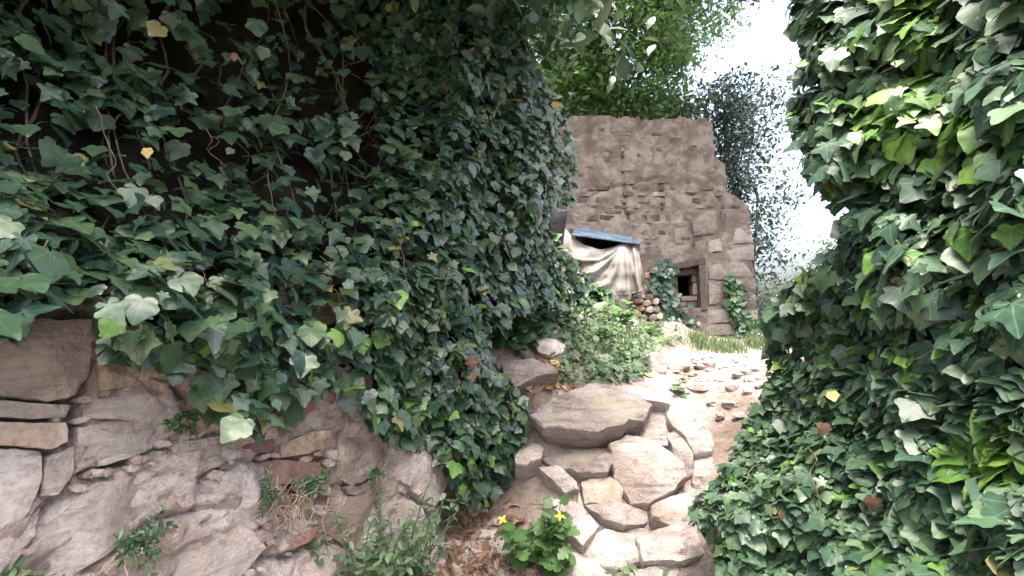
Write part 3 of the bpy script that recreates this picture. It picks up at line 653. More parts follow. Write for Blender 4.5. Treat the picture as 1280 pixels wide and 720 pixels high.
for P, m in (([(865, 342), (874, 341), (875, 352), (865, 353)], 'tower_stone'), ([(866, 354), (875, 353), (876, 368), (866, 368)], 'wall_stone'), ([(837, 345), (847, 343), (848, 356), (838, 357)], 'tower_stone'), ([(838, 358), (848, 357), (848, 370), (839, 371)], 'tower_stone'), ([(839, 371), (876, 369), (877, 375), (839, 377)], 'tower_stone'), ([(839, 378), (858, 377), (858, 388), (839, 388)], 'tower_stone'), ([(859, 377), (877, 376), (877, 388), (859, 388)], 'tower_stone')):
    pix_stone('jamb_stone', P, TP-TN*.17, TN, m, window, .3, .012, .08, 0, 16)
for P in ([(806, 341), (818, 340), (818, 347), (806, 348)], [(819, 341), (829, 340), (829, 347), (819, 347)], [(808, 349), (822, 348), (822, 356), (808, 357)], [(823, 348), (832, 348), (832, 356), (823, 356)], [(806, 358), (818, 358), (818, 366), (806, 366)]):
    pix_stone('brick', P, TP, TN, 'pinkish_brick', tower, .1, .008, .05, .03, 12)

# ------------------------------------------------------------------ lean-to shelter with tarpaulin and rubble pile
sy = 6.4
shed = empty('lean_to_shelter', W(750, 380, sy), 'makeshift lean-to shelter with sloping blue-grey metal roof sheet', 'shelter')
def slab(name, A, B, C, D_, th, mat, parent, nx=14, ny=6, wave=0.0, bump=.004):
    nrm = (B-A).cross(D_-A).normalized(); V = []; Fs = []
    for s in (0, 1):
        for j in range(ny+1):
            for i in range(nx+1):
                p = A.lerp(B, i/nx).lerp(D_.lerp(C, i/nx), j/ny)
                V.append(p+nrm*(wave*math.cos(math.pi*i)+bump*nz(i*.8, j*.8, 2)*2-s*th))
    m = (nx+1)*(ny+1)
    for s in (0, 1):
        for j in range(ny):
            for i in range(nx):
                a = s*m+j*(nx+1)+i; f = (a, a+1, a+nx+2, a+nx+1); Fs.append(f if s == 0 else f[::-1])
    for i in range(nx):
        for j in (0, ny): a = j*(nx+1)+i; f = (a, a+1, a+1+m, a+m); Fs.append(f[::-1] if j == 0 else f)
    for j in range(ny):
        for i in (0, nx): a = j*(nx+1)+i; b = a+nx+1; f = (a, b, b+m, a+m); Fs.append(f if i == 0 else f[::-1])
    base = WL[parent.name]; return put(name, mesh(name, [v-base for v in V], Fs), mat, parent, Matrix.Translation(base))
slab('roof_sheet', W(714, 293, 6.1), W(799, 305, 6.1), W(806, 299, 7.3), W(722, 283, 7.3), .012, 'blue_sheet', shed, 28, 8, .003)
slab('rear_blackout', W(700, 360, 7.2), W(796, 360, 7.2), W(800, 301, 7.2), W(712, 285, 7.2), .03, 'black_board', shed, 6, 3, 0)  # black backing added so the gap under the roof stays dark
slab('end_blackout', W(797, 366, 6.25), W(797, 366, 7.2), W(799, 301, 7.2), W(796, 305, 6.25), .03, 'black_board', shed, 4, 3, 0)  # black ends added to close off light from the inside
slab('end_blackout', W(706, 350, 6.25), W(706, 350, 7.2), W(714, 286, 7.2), W(712, 292, 6.25), .03, 'black_board', shed, 4, 3, 0)
slab('side_board', W(686, 312, 5.6), W(703, 314, 6.0), W(709, 264, 6.0), W(686, 264, 5.6), .03, 'black_board', shed, 4, 4, 0)
for px in (722, 793): tube('post', [W(px, 385, 6.32), W(px, 340, 6.32), W(px, 296, 6.32)], .035, .03, 'old_timber', shed, 7)
def tarp():
    nx, ny = 60, 40; V = []; Fs = []
    TLa = [(705, 284), (716, 296), (730, 306), (750, 312), (766, 309), (777, 304), (788, 305), (797, 306)]
    BLa = [(703, 340), (716, 352), (730, 360), (745, 366), (762, 368), (780, 368), (796, 366), (807, 360)]
    def pl(A, t):
        t *= len(A)-1; i = min(len(A)-2, int(t)); f = t-i; return A[i][0]*(1-f)+A[i+1][0]*f, A[i][1]*(1-f)+A[i+1][1]*f
    for s in (0, 1):
        for j in range(ny+1):
            for i in range(nx+1):
                a, b = i/nx, j/ny; p, q_ = pl(TLa, a), pl(BLa, a); x = p[0]+(q_[0]-p[0])*b; y = p[1]+(q_[1]-p[1])*b
                d = .075*math.sin(a*46+b*1.5)*max(0, (a-.62)/.38)*(.35+b)
                d += .07*math.sin((a*1.5+.55*b)*20+nz(a*3, b*2)*2)*max(0, 1-abs(a-.35)/.4)*(.3+.7*b)
                d += .04*math.sin(a*70+b*3)*max(0, 1-a/.14)
                d += .03*nz(a*7, b*5, 3)+.006*nz(a*25, b*8, 8)-.05*math.sin(math.pi*b)
                for ex_, ey_ in ((.1, .55), (.22, .8), (.36, .95), (.52, 1.0), (.66, 1.05), (.80, 1.0), (.92, 1.0)):
                    dx_, dy_ = ex_-.74, ey_+.05; ll = math.hypot(dx_, dy_); tt = ((a-.74)*dx_+(b+.05)*dy_)/ll; dd_ = abs((a-.74)*dy_-(b+.05)*dx_)/ll
                    if tt > 0: d -= .05*math.exp(-(dd_/(.012+.03*tt))**2)*min(1, tt*3)
                V.append(W(x, y, 6.17-.18*b+d+.006*s))
    m = (nx+1)*(ny+1)
    for s in (0, 1):
        for j in range(ny):
            for i in range(nx): a = s*m+j*(nx+1)+i; f = (a, a+nx+1, a+nx+2, a+1); Fs.append(f if s == 0 else f[::-1])
    for i in range(nx):
        for j in (0, ny): a = j*(nx+1)+i; Fs.append((a, a+1, a+1+m, a+m))
    for j in range(ny):
        for i in (0, nx): a = j*(nx+1)+i; b = a+nx+1; Fs.append((a, b, b+m, a+m))
    b0 = W(750, 366, 6.0)
    tag(put('tarpaulin', mesh('tarpaulin', [v-b0 for v in V], Fs), 'tarpaulin', None, Matrix.Translation(b0)), 'off-white cloth tarpaulin hanging in folds from the lean-to roof', 'tarpaulin')
tarp()
pile = empty('rubble_pile', W(810, 404, 6.0), 'small heap of stacked broken stones beneath the tarpaulin corner', 'stone pile')
for i, (x, y, w_, h_) in enumerate([(800, 370, 13, 6), (812, 371, 9, 7), (797, 377, 12, 6), (808, 379, 11, 8), (818, 378, 7, 8), (800, 385, 12, 8), (811, 388, 9, 9), (820, 387, 8, 9), (795, 393, 12, 8), (806, 396, 10, 8), (816, 397, 10, 9), (824, 396, 7, 9), (792, 401, 12, 8), (803, 404, 12, 8), (815, 406, 12, 8), (826, 405, 8, 9)]):
    P = [(x+w_*.55*math.cos(t)*(1+.2*nz(t, i)), y+h_*.55*math.sin(t)*(1+.2*nz(t, i+5))) for t in (.5+.2*nz(i, 1), 1.3, 2.6, 3.6+.3*nz(i, 3), 5.0, 5.9)]
    pix_stone('stone', P, W(810, 390, 6.05), Vector((.1, -1, .25)), ('quoin', 'tower_stone', 'red_stone')[i % 3], pile, .22, .015, .16, random.uniform(-.02, .05), 12)

# ------------------------------------------------------------------ ivy
class Sheet:
    def __init__(s, cols, rows, D, bul=.05, bs=90.): s.c, s.r, s.D, s.b, s.bs = cols, rows, np.array(D, float), bul, bs
    def depth(s, px, py):
        c, r, D = s.c, s.r, s.D
        i = min(len(c)-2, max(0, int(np.searchsorted(c, px))-1)); j = min(len(r)-2, max(0, int(np.searchsorted(r, py))-1))
        t = max(0, min(1, (px-c[i])/(c[i+1]-c[i]))); q_ = max(0, min(1, (py-r[j])/(r[j+1]-r[j])))
        t = t*t*(3-2*t)*.5+t*.5; q_ = q_*q_*(3-2*q_)*.5+q_*.5
        d = (D[j, i]*(1-t)+D[j, i+1]*t)*(1-q_)+(D[j+1, i]*(1-t)+D[j+1, i+1]*t)*q_
        return d*(1+s.b*fbm(Vector((px/s.bs, py/s.bs, s.b*40)), 3))
    def pos(s, px, py, k=1.0): return W(px, py, s.depth(px, py)*k)
    def nrm(s, px, py, e=14):
        a = s.pos(px+e, py)-s.pos(px-e, py); b = s.pos(px, py-e)-s.pos(px, py+e); n = a.cross(b).normalized()
        v = s.pos(px, py)-CAM
        if n.dot(v) > 0: n = -n
        return n
def scatter(sheet, box, n, mask, size, up=.55, jit=.45, lay=.16, out=.06, sizefn=None):
    """leaves strewn through a layer on the sheet: arrays P, R and px-size / depth layer"""
    P, Nn, D, S, Q, X = [], [], [], [], [], []
    x0, y0, x1, y1 = box; dmax = sheet.D.max(); tries = 0
    while len(P) < n and tries < n*30:
        tries += 1; px = random.uniform(x0, x1); py = random.uniform(y0, y1); dd = sheet.depth(px, py)
        if random.random() > .12+.88*min(1, (dd/dmax)**1.3): continue
        m = mask(px, py)
        if random.random() > m: continue
        l = min(3., random.expovariate(1.0)) if random.random() < .8 else -random.random()
        off = l*lay if l > 0 else l*out
        p = sheet.pos(px, py); v = (p-CAM).normalized(); p = p+v*off
        nr = sheet.nrm(px, py); nr = nr*(1-up*.5)+Vector((0, 0, up))+Vector((random.gauss(0, jit), random.gauss(0, jit), random.gauss(0, jit*.7)))
        if nr.dot(v) > .25: nr = nr-v*(2*nr.dot(v))
        d = Vector((random.gauss(0, .45), random.gauss(0, .45), -1))
        sz = size*min(1.32, math.exp(random.gauss(-.02, .33)))*(sizefn(px, py) if sizefn else 1)
        P.append(p); Nn.append(nr); D.append(d); S.append(sz); Q.append(F*sz/p.y-(400 if not(0 < px < 1280 and 0 < py < 720) else 0)-max(0, off)*160); X.append((px, py))
    P = np.array(P); R = frames(P, np.array(Nn, float), np.array(D, float), np.array(S)); return P, R, np.array(Q), X
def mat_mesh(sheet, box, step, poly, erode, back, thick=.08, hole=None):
    """near-black backing standing in for the shade between the leaves: a solid sheet with a rough face"""
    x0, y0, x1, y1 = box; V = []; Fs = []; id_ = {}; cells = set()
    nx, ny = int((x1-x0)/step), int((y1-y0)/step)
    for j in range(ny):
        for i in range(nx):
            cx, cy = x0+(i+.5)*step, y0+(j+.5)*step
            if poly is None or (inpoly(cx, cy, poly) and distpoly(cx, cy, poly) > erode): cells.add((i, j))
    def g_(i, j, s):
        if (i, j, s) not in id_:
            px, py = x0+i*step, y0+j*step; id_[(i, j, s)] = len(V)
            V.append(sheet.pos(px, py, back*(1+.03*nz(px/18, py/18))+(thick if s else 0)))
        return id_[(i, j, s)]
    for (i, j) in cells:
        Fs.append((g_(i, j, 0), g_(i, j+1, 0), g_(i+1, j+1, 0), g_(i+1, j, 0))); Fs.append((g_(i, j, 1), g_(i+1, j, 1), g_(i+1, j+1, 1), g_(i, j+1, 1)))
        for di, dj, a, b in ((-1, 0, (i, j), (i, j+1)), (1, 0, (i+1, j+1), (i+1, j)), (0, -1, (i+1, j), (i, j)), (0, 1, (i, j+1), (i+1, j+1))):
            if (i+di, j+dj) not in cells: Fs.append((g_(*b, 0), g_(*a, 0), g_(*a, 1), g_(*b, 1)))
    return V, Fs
def build_ivy(root, P, R, Q, mat='ivy', nobj=300, geos=IVYGEO, name='foliage', X=None, youngfn=None):
    order = np.argsort(-Q); top = order[:nobj]; rest = order[nobj:]
    for k in top:
        ys = youngfn and X and random.random() < youngfn(*X[k])
        put('leaf', random.choice(LEAFSETS['ivy_young' if ys else mat]), None, root, to_M(P[k], R[k]))
    base = np.array(WL[root.name])
    if youngfn:
        yk = np.array([random.random() < youngfn(*X[k]) for k in rest]); yr = rest[yk]; rest = rest[~yk]
        if len(yr): put('young_foliage', foliage_mesh('young_foliage', 'ivy_young', P[yr]-base, R[yr], geos), None, root, Matrix.Translation(WL[root.name]), 'stuff')
    if len(rest): put(name, foliage_mesh(name, mat, P[rest]-base, R[rest], geos), None, root, Matrix.Translation(WL[root.name]), 'stuff')
def put_mat(root, VF, name='backing_sheet'):
    V, Fs = VF; put(name, mesh(name, [v-WL[root.name] for v in V], Fs), 'gap_shade', root, Matrix.Translation(WL[root.name]), 'stuff')

# --- ivy over the old wall
cols = [-500, -250, -100, 0, 150, 300, 450, 560, 650, 730, 800]
rows = [-400, -150, 0, 100, 200, 300, 400, 500, 620]
fac = {-400: 1.2, -150: 1.3, 0: 1.36, 100: 1.34, 200: 1.22, 300: 1.05, 400: .95, 500: .965, 620: .975}
facr = {-400: 1.0, -150: 1.0, 0: 1.0, 100: 1.0, 200: 1.0, 300: 1.0, 400: .98, 500: .965, 620: .96}
Dl = [[lineY(c)*(fac[r]*(1-t)+facr[r]*t) for c in cols for t in [max(0, min(1, (c-420)/180))]] for r in rows]
left = Sheet(cols, rows, Dl, .05, 80.)
lpoly = [(-500, -400), (560, -400), (628, -60), (648, 20), (668, 80), (700, 130), (716, 170), (722, 215), (716, 250), (690, 262), (684, 300), (712, 318), (734, 345), (728, 368), (690, 380), (650, 385), (625, 410), (606, 440), (640, 480), (664, 510), (658, 540), (640, 575), (620, 612), (592, 630), (566, 598), (548, 556), (500, 548), (470, 535), (452, 500), (420, 488), (380, 500), (350, 530), (318, 536), (288, 520), (250, 500), (238, 470), (214, 446), (186, 436), (162, 446), (136, 432), (130, 396), (90, 376), (40, 372), (34, 400), (-40, 430), (-500, 460)]
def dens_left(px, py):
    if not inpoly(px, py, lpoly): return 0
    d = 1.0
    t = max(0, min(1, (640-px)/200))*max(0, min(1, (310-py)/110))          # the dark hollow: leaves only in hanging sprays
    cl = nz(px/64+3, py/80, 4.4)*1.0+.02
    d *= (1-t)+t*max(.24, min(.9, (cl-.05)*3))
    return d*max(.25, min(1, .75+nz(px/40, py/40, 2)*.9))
ivyL = empty('ivy', WP, 'dark glossy ivy hanging thickly over the old retaining wall', 'ivy')
P, R, Q, X = scatter(left, (-380, -330, 470, 560), 4000, lambda a, b: dens_left(a, b) if a < 470 else 0, .058, lay=.07, out=.1)
build_ivy(ivyL, P, R, Q, X=X, youngfn=lambda a, b: .10*max(0, 1-abs(b-460)/120))
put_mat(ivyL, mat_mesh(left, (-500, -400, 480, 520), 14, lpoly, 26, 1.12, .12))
ivyC = empty('ivy', W(600, 610, 2.5), 'ivy curtain trailing down over the broken end of the wall to the litter', 'ivy')
P, R, Q, X = scatter(left, (470, 250, 740, 640), 3000, lambda a, b: dens_left(a, b) if b > 262 else 0, .056, lay=.06, out=.07)
build_ivy(ivyC, P, R, Q, X=X, youngfn=lambda a, b: .05)
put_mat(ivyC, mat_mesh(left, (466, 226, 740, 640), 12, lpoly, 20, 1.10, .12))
ivyT = empty('ivy', W(660, 262, 3.2), 'small-leaved ivy cloaking the tall dark edge above the lean-to', 'ivy')
P, R, Q, X = scatter(left, (470, -380, 730, 270), 4600, lambda a, b: dens_left(a, b) if b <= 262 else 0, .056, lay=.07, out=.06)
build_ivy(ivyT, P, R, Q, X=X)
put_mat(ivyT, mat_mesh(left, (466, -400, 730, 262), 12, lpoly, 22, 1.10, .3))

# --- ivy-clad tree and ivy bank on the other side of the path
rc = [840, 950, 1050, 1150, 1280, 1450, 1700]; rr_ = [-350, 0, 150, 300, 420, 520, 650, 820]
Dr = [[2.4, 2.3, 2.0, 1.7, 1.3, 1.0, .7], [2.6, 2.4, 2.0, 1.7, 1.25, 1.0, .7], [2.6, 2.4, 1.9, 1.6, 1.2, .95, .7], [2.8, 2.5, 1.88, 1.5, 1.15, .9, .65], [3.0, 2.7, 2.0, 1.5, 1.12, .9, .65], [2.8, 2.45, 1.95, 1.5, 1.15, .9, .65], [2.35, 2.05, 1.7, 1.38, 1.08, .85, .6], [2.0, 1.8, 1.45, 1.22, .97, .77, .55]]
right = Sheet(rc, rr_, Dr, .06, 85.)
rpoly = [(1010, -170), (1000, -100), (990, 10), (1006, 60), (996, 110), (988, 150), (1004, 186), (1018, 220), (1044, 250), (1062, 272), (1056, 300), (1036, 322), (1006, 340), (984, 356), (970, 380), (952, 402), (946, 430), (962, 458), (956, 490), (934, 530), (908, 580), (868, 632), (872, 650), (896, 690), (908, 740), (900, 830), (1700, 830), (1700, -170)]
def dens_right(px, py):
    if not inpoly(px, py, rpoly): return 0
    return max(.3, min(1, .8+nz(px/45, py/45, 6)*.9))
def young_r(a, b):
    v = .92*max(0, 1-math.hypot((a-1150)/130, (b-150-.0*(a-1150))/75)**2)
    v = max(v, .9*max(0, 1-math.hypot((a-1240)/70, (b-560)/60)**2)); v = max(v, .5*max(0, 1-math.hypot((a-1130)/90, (b-30)/60)**2)); v = max(v, .4*max(0, 1-math.hypot((a-1090)/120, (b-425)/30)**2))
    return max(.05, v)
ivyR = empty('ivy', W(1150, 430, 1.7), 'big-leaved ivy with bright young shoots clothing a tree by the path', 'ivy')
P, R, Q, X = scatter(right, (960, -175, 1500, 470), 8000, lambda a, b: dens_right(a, b) if b < 455 else 0, .064, up=.5, lay=.06, out=.10)
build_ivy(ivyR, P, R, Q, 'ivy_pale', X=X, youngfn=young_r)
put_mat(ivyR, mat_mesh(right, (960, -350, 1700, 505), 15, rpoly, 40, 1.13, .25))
ivyB = empty('ivy', W(1050, 720, 1.6), 'ground ivy blanketing the sloping bank along the dirt path', 'ivy')
P, R, Q, X = scatter(right, (850, 400, 1450, 820), 8000, lambda a, b: dens_right(a, b) if b > 455 else 0, .054, up=.75, lay=.04, out=.05, sizefn=lambda a, b: .8+.35*max(0, min(1, (a-900)/250)))
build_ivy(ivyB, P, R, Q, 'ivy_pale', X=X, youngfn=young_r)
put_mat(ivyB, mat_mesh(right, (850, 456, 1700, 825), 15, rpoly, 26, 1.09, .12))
t = empty('tree', W(1210, 500, 2.0), 'tree trunk wholly wrapped in big-leaved ivy', 'tree')
tube('trunk', wiggle(W(1210, 520, 2.05), W(1190, -200, 2.2), 10, .1, 3), .2, .12, 'bark', t, 12)

# vines showing between the leaves
def vine(root, sheet, a, b, r=.004, k=.97, seed=0, n=14, amp=9):
    pts = []
    for i in range(n+1):
        t = i/n; px = a[0]+(b[0]-a[0])*t+amp*nz(t*4, seed)*2; py = a[1]+(b[1]-a[1])*t+amp*nz(t*4, seed+7)
        pts.append(sheet.pos(px, py, k))
    tube('stem', pts, r*.5, r*.25, 'bark' if k >= 1 else 'vine', root, 5)
for i, (a, b) in enumerate([((215, 105), (235, 150)), ((262, 170), (280, 225)), ((225, 290), (262, 355)), ((175, 405), (168, 480)), ((258, 160), (282, 235)), ((400, 320), (430, 380)), ((60, 300), (30, 400)), ((330, 200), (350, 300)), ((120, 120), (150, 240)), ((420, 90), (440, 200))]): vine(ivyL, left, a, b, .004, .985, i)
for i in range(20):
    x_ = random.uniform(-60, 600); vine(ivyL if x_ < 470 else ivyT, left, (x_, random.uniform(-180, 40)), (x_+random.uniform(-90, 90), random.uniform(180, 400)), random.uniform(.006, .016), random.uniform(1.0, 1.06), i*3.3+60, 16, 26)
for i, (a, b) in enumerate([((560, 440), (598, 434)), ((596, 436), (590, 462)), ((604, 438), (600, 458)), ((500, 300), (520, 420)), ((560, 330), (540, 460)), ((600, 480), (612, 590))]): vine(ivyC, left, a, b, .004, .94, i+20, 10, 4)
for i, (a, b) in enumerate([((930, 610), (950, 560)), ((1105, 470), (1180, 430)), ((1010, 560), (1030, 660)), ((1180, 600), (1230, 690))]): vine(ivyB, right, a, b, .005, .955, i+30)
for i, (a, b) in enumerate([((1190, 330), (1280, 300)), ((1080, 120), (1130, 60)), ((1120, 300), (1180, 380))]): vine(ivyR, right, a, b, .005, .96, i+40)

# ------------------------------------------------------------------ trees behind
def crown_mesh(centres, per, rad, size, mat, base, geos=TINYGEO, flat=.8, upn=.8):
    P = []
    for c, k in centres:
        m = int(per*k); a = RNG.normal(0, 1, (m, 3))*np.array([rad, rad, rad*flat])*(.6+.5*k); P.append(np.array(c)+a)
    P = np.concatenate(P); n = len(P); Nn = RNG.normal(0, .6, (n, 3))+np.array([0, -.2, upn]); D = RNG.normal(0, .7, (n, 3))+np.array([0, 0, -.5])
    S = size*np.exp(RNG.normal(0, .25, n)); R = frames(P, Nn, D, S); return foliage_mesh('crown', mat, P-np.array(base), R, geos)
def tree(base, pts, r0, branches, centres, per, rad, size, mat, label, group=None, **k):
    t = empty('tree', base, label, 'tree', group)
    tube('trunk', pts, r0, r0*.2, 'bark', t, 9)
    for a, b, r in branches: tube('limb', wiggle(a, b, 6, .18, random.uniform(0, 50)), r, r*.35, 'bark', t, 6)
    put('crown', crown_mesh(centres, per, rad, size, mat, base, **k), None, t, Matrix.Translation(Vector(base)), 'stuff'); return t
# broad leafy tree behind the ruin
cs = []; poly = [(560, -260), (900, -260), (910, 10), (890, 40), (850, 60), (838, 110), (846, 150), (640, 170)]
while len(cs) < 260:
    px, py = random.uniform(540, 920), random.uniform(-270, 170)
    if not inpoly(px, py, poly): continue
    if nz(px/36, py/36, 1.5) < -.08: continue
    if math.hypot((px-697)/16, (py-66)/28) < 1 or math.hypot((px-765)/14, (py-122)/16) < 1: continue
    cs.append((tuple(W(px, py, random.uniform(11, 15))), random.uniform(.5, 1.2)))
for _ in range(70):  # clusters added overhead, out of view, to shade the front of the ruin
    y_ = random.uniform(6, 9.6); cs.append(((random.uniform(-1, 5.5), y_, 1.4+.72*y_+random.uniform(1.1, 2.6)), random.uniform(.7, 1.2)))
tb = W(700, 395, 12.6)
br = [(W(702, -40, 12.6), Vector((2.2, 8, 9.2)), .09), (W(702, -20, 12.6), Vector((.2, 8.5, 9.2)), .08), (W(712, 110, 12.5), W(772, 0, 12.4), .09), (W(705, 160, 12.6), W(850, -60, 12.8), .09), (W(704, 140, 12.6), W(660, -40, 12.2), .09), (W(740, 60, 12.5), W(820, 70, 12.0), .05), (W(800, 10, 12.6), W(880, -20, 12.5), .04), (W(712, 110, 12.5), W(800, 120, 12.0), .05), (W(690, 40, 12.3), W(720, 20, 12), .04)]  # first two limbs carry the added overhead shading clusters
tree(tb, wiggle(tb, W(702, -110, 12.6), 8, .15, 2), .22, br, cs, 330, .38, .16, 'tree_leaf', 'broad bright green tree rising behind the ruined building', flat=.6)
# ivy-clad trunk just beyond the ruin
cs = [(tuple(W(random.uniform(884, 934)+(300-y)*.0, y, random.uniform(10.3, 11.2))), random.uniform(.6, 1.1)) for y in np.linspace(120, 420, 60)]
cs += [(tuple(W(random.uniform(840, 930), random.uniform(95, 175), random.uniform(10.5, 11.5))), random.uniform(.3, .6)) for _ in range(14)]
tb = W(912, 420, 10.8)
tree(tb, wiggle(tb, W(905, 128, 10.8), 8, .2, 5), .13, [(W(908, 260, 10.8), W(940, 150, 10.8), .03), (W(907, 200, 10.8), W(870, 110, 10.9), .03), (W(906, 160, 10.8), W(915, 80, 10.8), .025)], cs, 180, .19, .10, 'ivy_blue', 'dark ivy-smothered tree trunk against the broken corner of the ruin')
cs = [(tuple(W(random.gauss(945, 22), y, random.uniform(11.5, 12.5))), random.uniform(.4, 1)) for y in np.linspace(95, 400, 42)]
cs += [(tuple(W(random.uniform(915, 992), random.uniform(90, 330), 12)), random.uniform(.2, .6)) for _ in range(40)]
tb = W(948, 415, 12)
tree(tb, wiggle(tb, W(938, 90, 12), 8, .25, 8), .045, [(W(950, 335, 12), W(985, 290, 11.8), .014), (W(985, 290, 11.8), W(1014, 255, 11.5), .009), (W(942, 180, 12), W(975, 120, 12), .02), (W(942, 240, 12), W(915, 190, 12), .02)], cs, 62, .26, .12, 'ivy_blue', 'slender sparse tree with thin dark stem against the bright sky')
cs = [(tuple(W(random.uniform(850, 1010), random.uniform(-120, 8), random.uniform(8, 9))), random.uniform(.3, .8)) for _ in range(26)]
tb = W(1090, 410, 8.6)
tree(tb, wiggle(tb, W(1060, -220, 8.6), 8, .2, 12), .14, [(W(1070, -60, 8.6), W(930, -50, 8.5), .04), (W(1066, -120, 8.6), W(880, -110, 8.5), .04), (W(1075, 60, 8.6), W(985, 10, 8.5), .03)], cs, 110, .24, .10, 'ivy_blue', 'tree with a few dark twigs reaching across the gap of white sky')
# shrubs filling in low beyond the path
for i, (px, py, y, nn) in enumerate([(975, 385, 9.5, 16), (1010, 350, 7.5, 24), (1000, 405, 6.5, 16), (1060, 330, 8, 30)]):
    b0 = W(px, 420, y); b0.z = ground(b0.x, b0.y)
    s = empty('shrub', b0, ('low leafy shrub growing beside the foot of the ruin', 'leafy shrub against the white sky beyond the path', 'small shrub at the grassy edge where the path bends', 'tall shrub showing through gaps in the big-leaved ivy')[i], 'shrub')
    for k in range(3): tube('stem', wiggle(b0, W(px+random.uniform(-14, 14), py-random.uniform(0, 20), y), 5, .08, k+i), .012, .005, 'vine', s)
    put('foliage', crown_mesh([(tuple(W(random.gauss(px, 16), random.uniform(py-22, 424), y+random.uniform(-.3, .3))), random.uniform(.5, 1)) for _ in range(nn)], 60, .15, .075, 'ivy_small', b0, OVALGEO), None, s, Matrix.Translation(b0), 'stuff')
# tree overhanging the old wall: its low canopy keeps the hollow behind the ivy dark
cs = []
while len(cs) < 340:
    x, y = random.uniform(-4.5, .35), random.uniform(-1.2, 4.0)
    z = 3.0+.25*max(0, -x)+random.uniform(0, 1.0)+.35*max(0, y-2.2)
    if (y < 1.05 and x > -1.2) or (x > .1 and y < 1.7): continue
    cs.append(((x, y, z), random.uniform(.6, 1.1)))
tb = Vector((-2.6, 2.2, 1.3))
tree(tb, wiggle(tb, Vector((-2.2, 1.8, 4.6)), 6, .15, 4), .22, [(Vector((-2.3, 2, 3.2)), Vector((-.3, 1.4, 3.9)), .08), (Vector((-2.3, 2, 3.4)), Vector((-.8, 3.4, 4.2)), .08), (Vector((-2.3, 1.9, 3.5)), Vector((-2.2, -1.4, 4.2)), .07), (Vector((-2.3, 1.9, 3.5)), Vector((-4, 1, 4.2)), .07)], cs, 120, .34, .11, 'ivy_small', 'dense evergreen tree leaning over the old retaining wall', geos=OVALGEO[:1], flat=.5)

for i, (bx_, by_, x0, x1, y0, y1, lab) in enumerate([(2.2, -1.8, 1.5, 3.2, -3.6, -.9, 'added bushy evergreen tree, out of view, blocking low sky light below the ivy bank'), (-2.6, -2.4, -3.8, -1.9, -4.2, -.9, 'added bushy evergreen tree, out of view, blocking low sky light below the old wall')]):  # unseen trees added behind the camera to cut low sky light
    cs = [((random.uniform(x0, x1), random.uniform(y0, y1), random.uniform(.5, 1.9)), random.uniform(.7, 1.1)) for _ in range(90)]
    b0 = Vector((bx_, by_, ground(bx_, by_)-.05)); tree(b0, wiggle(b0, b0+Vector((.1, .1, 1.7)), 6, .1, i+30), .14, [(b0+Vector((0, 0, .8)), b0+Vector((.5, 1, 1.5)), .05), (b0+Vector((0, 0, .9)), b0+Vector((-.3, -1.2, 1.6)), .05)], cs, 60, .3, .11, 'ivy_small', lab, geos=OVALGEO[:1])

# ------------------------------------------------------------------ small plants, litter and grass
def ground_pt(px, py):
    p = hit(px, py); return p if p is not None else W(px, py, 4)
def stem_plant(base, n, hgt, spread, lean, leafset, lsize, per, label, cat='plant', name='plant', flower=None, group=None):
    r = empty(name, base, label, cat, group)
    for i in range(n):
        a = random.uniform(0, 2*math.pi); rr = spread*math.sqrt(random.random()); h = hgt*random.uniform(.55, 1.1)
        p0 = base+Vector((rr*.4*math.cos(a), rr*.3*math.sin(a), -.02)); p1 = p0+Vector((rr*math.cos(a)+lean[0], rr*.6*math.sin(a)+lean[1], h))
        pts = wiggle(p0, p1, 6, .05, random.uniform(0, 99)); tube('stem', pts, .0035, .0018, 'weed', r, 4)
        for k in range(per):
            t = .2+.8*k/max(1, per-1); q_ = pts[min(5, int(t*6))].lerp(pts[min(6, int(t*6)+1)], t*6-int(t*6)) if t < 1 else pts[-1]
            f = k*2.4+a; D = np.array([[math.cos(f), math.sin(f), .25-.5*random.random()]]); Nn = np.array([[random.gauss(0, .3), random.gauss(0, .3)-.25, 1.]])
            R = frames(np.array([q_]), Nn, D, np.array([lsize*random.uniform(.7, 1.2)*(1.1-.35*t)]))[0]
            put('leaf', random.choice(LEAFSETS[leafset]), None, r, to_M(q_, R))
        if flower and i < flower:
            c = pts[-1]+Vector((0, -.03, .03))
            for k in range(4):
                f = k*math.pi/2+i; D = np.array([[math.cos(f), .0, math.sin(f)]]); Nn = np.array([[0, -1., .4]]); R = frames(np.array([c]), Nn, D, np.array([.022]))[0]
                put('petal', PETAL, None, r, to_M(c, R))
    return r
PETAL = leaf_mesh('petal', 'yellow_petal', 'oval', fold=.1, droop=.1)
b0 = ground_pt(470, 716)
stem_plant(W(462, 745, 1.95), 22, .40, .2, (.03, -.03), 'weed', .05, 16, 'leafy pale green weed clump growing against the wall foot')
stem_plant(W(515, 745, 2.1), 12, .36, .10, (.02, -.03), 'weed', .055, 10, 'narrow weed clump beside the dark hole at the wall end')
stem_plant(W(578, 712, 2.5), 4, .12, .06, (0, 0), 'weed', .06, 6, 'small weed seedling standing in the dead leaf litter')
stem_plant(W(674, 702, 2.42), 10, .30, .13, (.0, -.05), 'celandine', .085, 8, 'fresh green lobed plant with small yellow flowers below the step', flower=2)
stem_plant(W(702, 712, 2.4), 4, .16, .08, (.02, -.03), 'celandine', .08, 6, 'low lobed green plant at the foot of the stone step')
stem_plant(W(800, 745, 2.3), 8, .14, .2, (0, 0), 'weed', .07, 6, 'pale weed growing along the bottom stones of the step')
stem_plant(ground_pt(845, 492), 3, .14, .05, (0, 0), 'celandine', .06, 6, 'tiny green sprig sprouting at the head of the step')
stem_plant(W(570, 640, 2.3), 3, .1, .05, (0, 0), 'weed', .045, 6, 'little sprig at the mouth of the dark hole')
